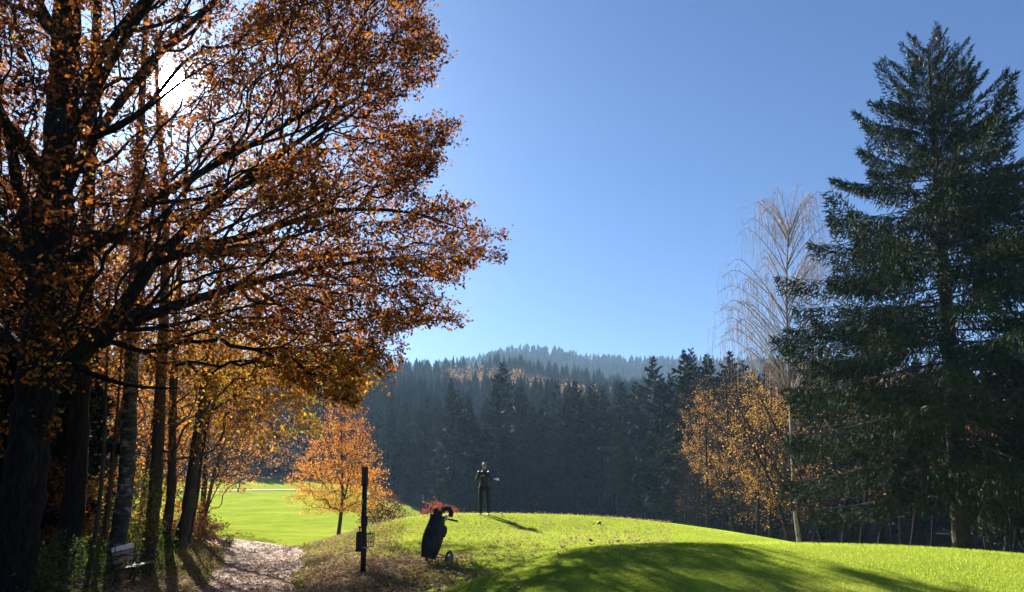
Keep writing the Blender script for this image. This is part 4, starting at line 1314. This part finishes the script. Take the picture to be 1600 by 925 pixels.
# weeping birch, almost bare, against the sky
def weeping():
    u, Y = 1243, 40
    x = sx(u, Y); b_ = np.array([x, Y, h1(x, Y)])
    sk = Skel(); rg = np.random.default_rng(5)
    L = lambda *a: [at(*q_) for q_ in a]
    sk.limb([b_ - [0, 0, .3]] + L((1243, 800, 40), (1238, 700, 40), (1232, 560, 40), (1229, 440, 40), (1234, 350, 40), (1246, 292, 40)), .125, .012, .4)
    arcs = []
    for k in range(64):
        v0 = rg.uniform(360, 640); sgn = -1 if rg.random() < .55 else 1
        w = np.interp(v0, [330, 450, 560, 640], [36, 80, 108, 95]) * rg.uniform(.45, 1.1)
        h = np.interp(v0, [330, 450, 640], [60, 95, 110]) * rg.uniform(.7, 1.1)
        u0 = np.interp(v0, [292, 350, 440, 560, 700], [1246, 1234, 1229, 1232, 1238])
        dy = rg.uniform(-3, 3)
        arcs.append(L((u0, v0, Y), (u0 + sgn * w * .4, v0 - h * .55, Y + dy * .5), (u0 + sgn * w * .85, v0 - h * .95, Y + dy), (u0 + sgn * w * 1.1, v0 - h * .8, Y + dy)))
    for a in arcs: sk.limb(a, .035, .006, .35)
    nodes = [i_ for i_ in range(len(sk.p)) if sk.mr[i_] < .03 and sk.p[i_][2] > 6]
    for i_ in rg.choice(nodes, 1700):
        p0 = np.array(sk.p[i_]); ln = rg.uniform(.4, 1.9); a = rg.random() * 6.28; o_ = np.array([math.cos(a), math.sin(a), 0]) * rg.uniform(.15, .5)
        P_ = [p0, p0 + o_ + [0, 0, .12], p0 + o_ * 1.4 - [0, 0, ln * .45], p0 + o_ * 1.5 - [0, 0, ln]]
        par = int(i_); 
        for q_ in catmull(P_, .5)[1:]:
            sk.p.append(q_); sk.par.append(par); sk.pl.append(0); sk.mr.append(.0); par = len(sk.p) - 1
    sk.radii(.0055, 2.4)
    sk.r = np.minimum(sk.r, np.maximum(np.array(sk.mr) * 1.2, .02))
    lm = MB(); leaf_cloud(lm, sk, .006, 1, .05, .05, rg, (DIAM, DIAM_F))
    root = thing('birch_tree', 'nearly bare weeping birch with fine hanging twigs against the sky', 'tree', b_)
    wb = MB(); sk.wood(wb, 8)
    wb.v = [v - b_ for v in wb.v]; wb.build('trunk', M['birch_twig'], root, smooth=True)
    lm.v = [v - b_ for v in lm.v]; lm.build('crown', M['pale_leaf'], root)
M['birch_twig'] = solid('birch_twig', [(.35, (.14, .11, .105)), (.6, (.34, .28, .27))], 2, .8)
weeping()
# ------------------------------------------------------------------ the golfer
def capsule(mb, a, b_, ra, rb, k=12):
    a = np.array(a, float); b_ = np.array(b_, float)
    d = norm(b_ - a)
    pts = []; rad = []
    for t in (-.98, -.8, -.5, 0): pts.append(a + d * ra * t); rad.append(ra * math.sqrt(max(.0, 1 - t * t)) + 1e-4)
    for t in (0, .5, .8, .98): pts.append(b_ + d * rb * t); rad.append(rb * math.sqrt(max(.0, 1 - t * t)) + 1e-4)
    tube(mb, pts, rad, k)

def fuse(mb, name, mat, parent, voxel, smooth_it=4):
    me = mb.mesh(name + '_src'); tmp = bpy.data.objects.new(name + '_src', me); COL.objects.link(tmp)
    md = tmp.modifiers.new('r', 'REMESH'); md.mode = 'VOXEL'; md.voxel_size = voxel
    s_ = tmp.modifiers.new('s', 'SMOOTH'); s_.factor = .5; s_.iterations = smooth_it
    dg = bpy.context.evaluated_depsgraph_get()
    out = bpy.data.meshes.new_from_object(tmp.evaluated_get(dg))
    bpy.data.objects.remove(tmp); bpy.data.meshes.remove(me)
    out.name = name
    for p_ in out.polygons: p_.use_smooth = True
    out.materials.clear(); out.materials.append(mat)
    o = bpy.data.objects.new(name, out); COL.objects.link(o); o.parent = parent
    return o

def hand(mb, wrist, d, palmn, curl, r=.0088, thumb_side=1):
    """palm + five fingers; d = finger direction, palmn = palm normal (fingers curl towards it)"""
    wrist = np.array(wrist, float); d = norm(d); palmn = norm(palmn); s_ = norm(np.cross(d, palmn)) * thumb_side
    palmn = norm(np.cross(s_, d)) * thumb_side
    c = wrist + d * .045
    for q_ in (-.028, -.01, .01, .028):
        capsule(mb, wrist + d * .0 + s_ * q_ * .75, wrist + d * .082 + s_ * q_, .0145, .0125, 8)
    for i_, (q_, L) in enumerate([(.03, .072), (.010, .080), (-.010, .075), (-.029, .060)]):
        p0 = wrist + d * .084 + s_ * q_
        a = curl * (.55 + .06 * i_)
        for j_, f in enumerate((.45, .32, .24)):
            v = d * math.cos(a) + palmn * math.sin(a)
            p1 = p0 + v * L * f
            capsule(mb, p0, p1, r * (1 - .08 * j_), r * (.93 - .08 * j_), 8)
            p0 = p1; a += curl * .75
    p0 = wrist + d * .02 + s_ * .03; v = norm(d * .55 + s_ * .75 + palmn * .25)
    p1 = p0 + v * .038; capsule(mb, p0, p1, .0125, .0105, 8)
    v2 = norm(d * .8 + s_ * .2 + palmn * (.3 + curl * .4)); p2 = p1 + v2 * .03; capsule(mb, p1, p2, .0100, .0088, 8)
    v3 = norm(d * .8 + palmn * (.3 + curl * .6)); capsule(mb, p2, p2 + v3 * .024, .0090, .0075, 8)

def golfer():
    Y = 26.0; x = sx(757, Y); z = h1(x, Y)
    root = thing('person', 'golfer in dark pullover and dark trousers standing on the tee with one arm held out', 'person', (x, Y, z), rotz=R(-4))
    SHr, ELr, WRr = (-.172, .0, 1.455), (-.275, .0, 1.19), (-.10, -.19, 1.33)      # viewer's left arm, hand at the chest
    SHl, ELl, WRl = (.172, .0, 1.455), (.265, -.0, 1.19), (.46, -.13, 1.215)       # viewer's right arm, held out
    HPr, KNr, ANr = (-.10, .0, .94), (-.12, -.03, .50), (-.125, .02, .09)
    HPl, KNl, ANl = (.10, .0, .94), (.125, -.03, .50), (.14, .03, .09)
    b = MB()
    # torso
    ell(b, (0, .0, 1.0), (.165, .115, .14)); ell(b, (0, .0, 1.14), (.15, .105, .16)); ell(b, (0, -.005, 1.32), (.185, .12, .19)); ell(b, (0, 0.01, 1.43), (.17, .09, .08))
    capsule(b, (0, .015, 1.46), (0, -.0, 1.60), .06, .055)
    # head
    ell(b, (0, -.01, 1.70), (.075, .093, .108)); ell(b, (0, -.04, 1.645), (.056, .062, .055)); ell(b, (0, -.075, 1.612), (.026, .022, .02))
    capsule(b, (0, -.098, 1.712), (0, -.118, 1.678), .009, .014, 8)
    for s_ in (-1, 1): ell(b, (s_ * .077, .0, 1.69), (.011, .02, .031), 8, 6)
    ell(b, (0, -.094, 1.645), (.024, .01, .007), 8, 6)
    for (sh, el, wr) in ((SHr, ELr, WRr), (SHl, ELl, WRl)):
        ell(b, sh, (.065, .062, .065)); capsule(b, sh, el, .052, .042); capsule(b, el, wr, .042, .027)
    for (hp, kn, an) in ((HPr, KNr, ANr), (HPl, KNl, ANl)):
        capsule(b, hp, kn, .088, .058); capsule(b, kn, an, .056, .038)
        capsule(b, (an[0], an[1], .05), (an[0], an[1] - .13, .035), .036, .03)
    hand(b, WRr, (.85, -.25, .45), (-.2, .3, -.8), 1.0, .0085, 1)
    hand(b, WRl, (.8, -.6, 0), (-.6, -.8, 0), 1.7, .0085, -1)
    fuse(b, 'body', M['skin'], root, .0075, 2)
    # pullover
    j = MB()
    ell(j, (0, 0, 1.02), (.168, .122, .13)); ell(j, (0, .0, 1.15), (.158, .118, .17)); ell(j, (0, -.005, 1.32), (.182, .13, .2)); ell(j, (0, .01, 1.44), (.165, .098, .085))
    capsule(j, (0, .015, 1.48), (0, .008, 1.555), .075, .066)
    for (sh, el, wr) in ((SHr, ELr, WRr), (SHl, ELl, WRl)):
        e_ = np.array(el); w_ = np.array(wr); w2 = e_ + (w_ - e_) * .93
        ell(j, sh, (.072, .07, .072)); capsule(j, sh, el, .062, .053); capsule(j, el, w2, .051, .038)
    fuse(j, 'pullover', M['jacket'], root, .012, 3)
    t = MB()
    ell(t, (0, 0, .965), (.174, .124, .12))
    for (hp, kn, an) in ((HPr, KNr, ANr), (HPl, KNl, ANl)):
        capsule(t, hp, kn, .094, .070); capsule(t, kn, (an[0], an[1], .085), .068, .058)
    fuse(t, 'trousers', M['trousers'], root, .012, 3)
    for an in (ANr, ANl):
        s_ = MB(); ell(s_, (an[0], an[1] - .06, .035), (.047, .145, .035)); ell(s_, (an[0], an[1] + .01, .06), (.042, .06, .045))
        fuse(s_, 'shoe', M['white'], root, .008, 2)
    hr = MB(); ell(hr, (0, .012, 1.728), (.083, .094, .094)); ell(hr, (0, .035, 1.68), (.078, .072, .08))
    # trim the face side by shaping: short hair stops above the brow
    hv = hr.v
    for a in hv:
        m_ = (a[:, 1] < -.045) & (a[:, 2] < 1.752)
        a[m_, 1] = -.045 + (a[m_, 1] + .045) * .1
    fuse(hr, 'hair', M['hair'], root, .008, 2)
    g = MB()
    for s_ in (-1, 1):
        ell(g, (s_ * .034, -.098, 1.706), (.028, .010, .019), 12, 8)
        tube(g, [(s_ * .06, -.09, 1.712), (s_ * .08, -.04, 1.712), (s_ * .084, .0, 1.70)], .003, 5)
    tube(g, [(-.012, -.107, 1.712), (0, -.111, 1.715), (.012, -.107, 1.712)], .003, 5)
    g.build('sunglasses', M['eye'], root, smooth=True)
    gl = MB(); hand(gl, np.array(WRl), (.8, -.6, 0), (-.6, -.8, 0), 1.7, .0112, -1)
    ell(gl, np.array(WRl) + [.0, 0, 0], (.032, .032, .03))
    fuse(gl, 'glove', M['white'], root, .006, 1)
    # the club hangs from the gloved hand
    Rm = rotz(R(-4)); o_ = np.array([x, Y, z])
    grip = o_ + Rm @ (np.array(WRl) + np.array([.8, -.6, 0]) * .085 + np.array([-.6, -.8, 0]) * .03)
    foot_x, foot_y = grip[0] + .10, grip[1] - .12
    foot = np.array([foot_x, foot_y, h1(foot_x, foot_y) + .03])
    d = norm(foot - grip)
    c = thing('golf_club', 'golf club hanging from the gloved hand of the golfer', 'golf club', foot)
    q = MB(); tube(q, [grip - d * .07 - foot, grip + d * .08 - foot, grip + d * .2 - foot], [.014, .013, .011], 8); q.build('grip', M['rubber'], c, smooth=True)
    q = MB(); tube(q, [grip + d * .2 - foot, grip * 0], [.006, .0045], 6); q.build('shaft', M['iron'], c, smooth=True)
    q = MB(); ell(q, (.035, 0, .0), (.05, .03, .022)); q.build('club_head', M['black'], c, smooth=True)
golfer()

# tee markers and balls on the tee
def marker(u, v, Y, mat, label, s=.05, name='tee_marker', cat='tee marker'):
    x = sx(u, Y); z = h1(x, Y)
    m_ = MB(); ell(m_, (0, 0, s * .72), (s, s, s * .78), 14, 9)
    r_ = thing(name, label, cat, (x, Y, z)); m_.build('body', mat, r_, smooth=True)
    p_ = MB(); tube(p_, [(0, 0, -.05), (0, 0, s * .4)], [.008, .008], 6); p_.build('spike', M['metal'], r_)
M['brass'] = solid('marker', [(.3, (.16, .08, .03)), (.7, (.3, .17, .07))], 9, .5)
marker(934, 817, 24.6, M['brass'], 'small brown tee marker in the grass right of the golfer', .07)
marker(784, 800, 26.6, M['white'], 'small white tee marker just right of the golfer', .045)
for (u, Y, lab) in [(803, 11.25, 'white golf ball lying in the shaded grass nearest the camera')]:
    x = sx(u, Y); m_ = MB(); ell(m_, (0, 0, .024), (.0235, .0235, .0235), 18, 12)
    o = m_.build('golf_ball', M['white'], smooth=True, loc=(x, Y, h1(x, Y) + .004)); tag(o, lab, 'golf ball')

# ------------------------------------------------------------------ golf bag on its trolley
def bag():
    Y = 15.0; x = sx(672, Y); z = h1(x, Y)
    # axis leans right and away going up
    a0 = np.array([0, 0, .17]); a1 = np.array([.18, .10, .98]); d = norm(a1 - a0)
    s_ = norm(np.cross(d, [0, 1, 0])) * -1; s_ = norm(np.array([d[2], 0, -d[0]])); f_ = -np.cross(s_, d)
    Rm = np.stack([s_, f_, d], 1)
    tr = thing('golf_trolley', 'two-wheeled pull trolley carrying the black golf bag', 'trolley', (x, Y, z))
    q = MB(); tube(q, catmull([a0 + f_ * .17 + s_ * .03, a0 + f_ * .17 + d * .5 + s_ * .06, a1 + f_ * .16 + s_ * .08 - d * .12, a1 + s_ * .2 + f_ * .1 - d * .02, a1 + s_ * .36 + f_ * .05 - d * .02], .05), .014, 8)
    q.build('frame', M['iron'], tr, smooth=True)
    q = MB(); tube(q, [a1 + s_ * .22 + f_ * .09 - d * .02, a1 + s_ * .40 + f_ * .04 - d * .02], [.02, .018], 8); q.build('handle', M['rubber'], tr, smooth=True)
    q = MB()
    wl = [np.array([.42, -.06, .155]), np.array([-.02, .42, .155])]
    for w_ in wl: tube(q, [a0 + f_ * .15 + d * .12, w_ + [0, 0, .02], w_], .011, 6)
    tube(q, [wl[0], a0 + f_ * .17 + d * .02, wl[1]], .010, 6)
    tube(q, [a0 + s_ * -.1, a0 + s_ * .14 + f_ * .05, a0 + f_ * .17], .012, 6)
    q.build('axle_struts', M['iron'], tr, smooth=True)
    wn = norm(wl[0] - wl[1]) * [1, 1, 0]
    wn = norm(np.array([.72, -.70, .0])); wn = norm(np.array([.92, -.38, .0]))
    for w_ in wl:
        w = MB(); r_ = thing('wheel', None, None, tuple(w_)); r_.parent = tr
        e1 = np.array([-wn[1], wn[0], 0]); e2 = np.array([0, 0, 1.])
        aa = np.linspace(0, 2 * math.pi, 29)
        ring = [(e1 * math.cos(t) + e2 * math.sin(t)) for t in aa]
        # tyre as a torus
        V = []; k = 8
        for rg_ in ring[:-1]:
            for j in range(k):
                b_ = j * 2 * math.pi / k
                V.append(rg_ * (.128 + .024 * math.cos(b_)) + wn * .024 * math.sin(b_))
        n = 28; I = np.arange(n)[:, None] * k; J = np.arange(k)[None]; I2 = (np.arange(n)[:, None] + 1) % n * k; J2 = (J + 1) % k
        w.add(V, np.stack([I + J, I2 + J, I2 + J2, I + J2], -1).reshape(-1, 4))
        w.build('tyre', M['rubber'], r_, smooth=True)
        h_ = MB(); tube(h_, [wn * -.03, wn * .03], .026, 10)
        for t in range(5):
            v_ = e1 * math.cos(t * 1.2566) + e2 * math.sin(t * 1.2566)
            tube(h_, [v_ * .02, v_ * .112], [.012, .008], 5)
        for sgn in (-.008, .008):
            tube(h_, [rg_ * .11 + wn * sgn for rg_ in ring], .007, 5, cap=False)
        h_.build('rim', M['greycloth'], r_, smooth=True)
    # the bag
    B = thing('golf_bag', 'black golf bag strapped upright on the pull trolley on the mound flank', 'golf bag', (x, Y, z))
    q = MB(); H_ = np.linalg.norm(a1 - a0); WID = 1.14
    # body: rounded, wider at mid height with shoulders
    def sec(t, rx, ry, ox=0, oy=0, k=18):
        ph = np.arange(k) * 2 * math.pi / k
        sq = 1 / (np.abs(np.cos(ph)) ** 3.2 + np.abs(np.sin(ph)) ** 3.2) ** (1 / 3.2)
        return a0 + d * (t * H_) + s_ * (rx * WID * np.cos(ph) * sq + ox * WID)[:, None] + f_ * (ry * np.sin(ph) * sq + oy)[:, None]
    def loft(mb, secs):
        k = len(secs[0]); V = np.vstack(secs + [secs[0].mean(0)[None], secs[-1].mean(0)[None]]); n = len(secs)
        I = np.arange(n - 1)[:, None] * k; J = np.arange(k)[None]; J2 = (J + 1) % k
        jj = np.arange(k)
        mb.add(V, [np.stack([I + J, I + J2, I + k + J2, I + k + J], -1).reshape(-1, 4),
                   np.stack([(jj + 1) % k, jj, np.full(k, n * k)], -1), np.stack([(n - 1) * k + jj, (n - 1) * k + (jj + 1) % k, np.full(k, n * k + 1)], -1)])
    loft(q, [sec(t, rx, ry) for t, rx, ry in [(-.02, .125, .125), (.0, .14, .14), (.08, .138, .138), (.12, .15, .14), (.3, .175, .155), (.5, .18, .16), (.62, .175, .155), (.8, .15, .14), (.93, .135, .135), (.96, .145, .145), (1.0, .145, .145), (1.01, .125, .125)]])
    q.build('bag_body', M['black'], B, smooth=False)
    q = MB(); loft(q, [sec(t, rx, ry, .12, -.02) for t, rx, ry in [(.50, .03, .06), (.54, .085, .09), (.68, .10, .1), (.78, .08, .09), (.82, .03, .05)]]); q.build('side_pocket', M['jacket'], B)
    q = MB(); loft(q, [sec(t, rx, ry, -.02, -.13) for t, rx, ry in [(.16, .05, .02), (.2, .1, .05), (.4, .11, .06), (.48, .1, .05), (.52, .05, .02)]]); q.build('front_pocket', M['jacket'], B)
    q = MB(); loft(q, [sec(t, .012, .05, -.16, -.02) for t in (.30, .34, .44, .48)]); q.build('towel', M['greycloth'], B)
    q = MB(); loft(q, [sec(t, .01, .03, .15, -.06) for t in (.28, .3, .5, .53)]); q.build('reflective_trim', M['white'], B)
    q = MB(); tube(q, catmull([a0 + d * .78 * H_ - s_ * .1 - f_ * .08, a0 + d * .66 * H_ - s_ * .1 - f_ * .19, a0 + d * .45 * H_ - s_ * .02 - f_ * .2, a0 + d * .35 * H_ + s_ * .04 - f_ * .13], .05), .018, 6); q.build('strap', M['rubber'], B, smooth=True)
    q = MB()
    for k in range(5):
        p_ = a1 + s_ * (-.06 + .03 * k) + f_ * (.05 * math.sin(k * 2.))
        tube(q, [p_, p_ + d * (.06 + .02 * (k % 3)) + s_ * .01], .006, 5)
        ell(q, p_ + d * (.07 + .02 * (k % 3)) + s_ * .02, (.035, .018, .022))
    q.build('iron_heads', M['metal'], B, smooth=True)
    hd = MB(); p_ = a1 + s_ * -.07
    capsule(hd, p_ - d * .03, p_ + d * .10, .036, .05); hd.build('club_cover', M['black'], B, smooth=True)
    hd = MB(); tube(hd, catmull([a1 + s_ * .02 - d * .03, a1 + s_ * .03 + d * .08, a1 + s_ * .10 + d * .16, a1 + s_ * .19 + d * .17, a1 + s_ * .24 + d * .10, a1 + s_ * .235 + d * .03], .02), .05, 10)
    hd.build('club_cover', M['black'], B, smooth=True)
    hd = MB(); ell(hd, p_ + d * .135 - s_ * .01, (.028, .028, .016)); hd.build('cover_badge', M['greycloth'], B, smooth=True)
    hd = MB(); ell(hd, a1 + s_ * .17 + f_ * -.05, (.04, .04, .05)); ell(hd, a1 + s_ * .13 + f_ * -.06 - d * .04, (.03, .03, .035)); hd.build('glove', M['white'], B, smooth=True)
bag()

# ------------------------------------------------------------------ post with ball washer
def post():
    Y = 16.0; x = sx(573, Y); z = h1(x, Y)
    r = thing('tee_post', 'tall black post with ball washer and wire litter basket beside the path', 'post', (x, Y, z), rotz=R(8))
    q = MB(); tube(q, [(0, 0, -.3), (0, 0, .6), (-.01, 0, 1.3), (-.015, 0, 2.0)], [.06, .058, .055, .052], 12); q.build('pole', M['post'], r, smooth=True)
    q = MB(); box(q, (-.015, 0, 2.07), (.135, .09, .42), bev=.012); q.build('number_board', M['postbrown'], r)
    q = MB(); box(q, (0, -.0, 1.12), (.14, .15, .19), bev=.02); box(q, (0, 0, 1.225), (.165, .17, .03), bev=.01); q.build('clamp_box', M['post'], r)
    w = MB(); box(w, (-.09, -.02, .72), (.14, .17, .40), bev=.03); box(w, (-.09, -.02, .53), (.17, .19, .05), bev=.015); wo_ = w.build('ball_washer', M['post'], r)
    h_ = MB(); tube(h_, [(-.09, -.02, .9), (-.09, -.02, 1.0)], .014, 8); ell(h_, (-.09, -.02, 1.01), (.035, .035, .022)); h_.build('plunger', M['rubber'], wo_, smooth=True)
    b_ = MB()
    for zz, rr_ in ((.60, .075), (.70, .082), (.80, .088), (.88, .092)):
        aa = np.linspace(0, 2 * math.pi, 21)
        tube(b_, [(.13 + rr_ * math.cos(a), rr_ * math.sin(a), zz) for a in aa], .005, 5, cap=False)
    for a in np.arange(0, 2 * math.pi, 2 * math.pi / 12):
        tube(b_, [(.13 + .075 * math.cos(a), .075 * math.sin(a), .60), (.13 + .092 * math.cos(a), .092 * math.sin(a), .88)], .004, 4)
    tube(b_, [(.03, 0, .86), (.14, 0, .86)], .01, 5)
    for a in (0, 1.05, 2.1): tube(b_, [(.13 + .075 * math.cos(a), .075 * math.sin(a), .60), (.13 - .075 * math.cos(a), -.075 * math.sin(a), .60)], .004, 4)
    b_.build('wire_basket', M['iron'], r, smooth=True)
    c = MB(); box(c, (.05, -.05, .585), (.12, .03, .04), bev=.008); c.build('bracket', M['metal'], r)
    n_ = MB(); box(n_, (-.048, -.03, 1.55), (.014, .03, .12), bev=.004); n_.build('small_tag', M['white'], r)
post()

# ------------------------------------------------------------------ bench
def bench():
    Y = 18.0; x = sx(222, Y); z = h1(x, Y)
    r = thing('park_bench', 'wooden slat bench with curled iron arms and a top slat coloured pale as if sunlit under the trees', 'bench', (x, Y, z + .02), rotz=R(100))
    Lb = 1.45
    for k_, (yy, zz) in enumerate([(.26, .82), (.235, .68), (.21, .55)]):
        q = MB(); box(q, (0, yy, zz), (Lb, .028, .115), rotx(R(-12)), .008); o = q.build('back_slat', M['litslat'] if k_ == 0 else M['slat'], r)
        if k_ == 0: o['label'] = 'top slat with sunlight put into its pale colour'
    for k_, yy in enumerate([-.22, -.1, .02, .14]):
        q = MB(); box(q, (0, yy, .43 - .012 * (k_ > 0) * k_), (Lb, .1, .03), None, .008); q.build('seat_slat', M['slat'], r)
    for s_ in (-1, 1):
        X = s_ * (Lb / 2 - .12)
        q = MB()
        tube(q, catmull([(X, -.26, -.04), (X, -.22, .12), (X, -.24, .28), (X, -.2, .405)], .04), .02, 8)
        tube(q, catmull([(X, .26, -.04), (X, .2, .15), (X, .17, .39), (X, .24, .62), (X, .285, .88)], .04), .02, 8)
        tube(q, [(X, -.24, .402), (X, .17, .36)], .018, 8)
        tube(q, catmull([(X, -.22, .1), (X, 0, .2), (X, .2, .1)], .04), .012, 6)
        q.build('side_frame', M['iron'], r, smooth=True)
        q = MB()
        sp = [(X, -.27 + .0 * t + .07 * math.cos(t) * (1 - t / 9), .60 + .07 * math.sin(t) * (1 - t / 9)) for t in np.linspace(math.pi / 2, -5.2, 22)]
        tube(q, catmull([(X, .215, .66), (X, .05, .70), (X, -.12, .69)], .04).tolist() + sp, .016, 7)
        tube(q, [(X, -.27, .52), (X, -.24, .41)], .016, 7)
        q.build('armrest', M['iron'], r, smooth=True)
bench()

# ------------------------------------------------------------------ the hazy air
v0, v1 = np.array([-2500., -2500., min(-5., float(gz.min()) - 1.)]), np.array([2500., 2500., 170.])
h = MB(); c_ = (v0 + v1) / 2; hs = (v1 - v0) / 2
V = np.array([[sx_, sy_, sz_] for sx_ in (-1, 1) for sy_ in (-1, 1) for sz_ in (-1, 1)]) * hs + c_
h.add(V, np.array([[0, 1, 3, 2], [4, 6, 7, 5], [0, 4, 5, 1], [2, 3, 7, 6], [0, 2, 6, 4], [1, 5, 7, 3]]))
m, nt, o_ = mat_new('haze')
pv = nt.nodes.new('ShaderNodeVolumePrincipled')
pv.inputs['Color'].default_value = (.42, .68, 1.0, 1)
pv.inputs['Density'].default_value = 0.00028
pv.inputs['Anisotropy'].default_value = 0.2
nt.links.new(pv.outputs[0], o_.inputs['Volume'])
ho = h.build('haze', m); tag(ho, 'thin bluish morning haze filling the valley', 'haze', kind='stuff')
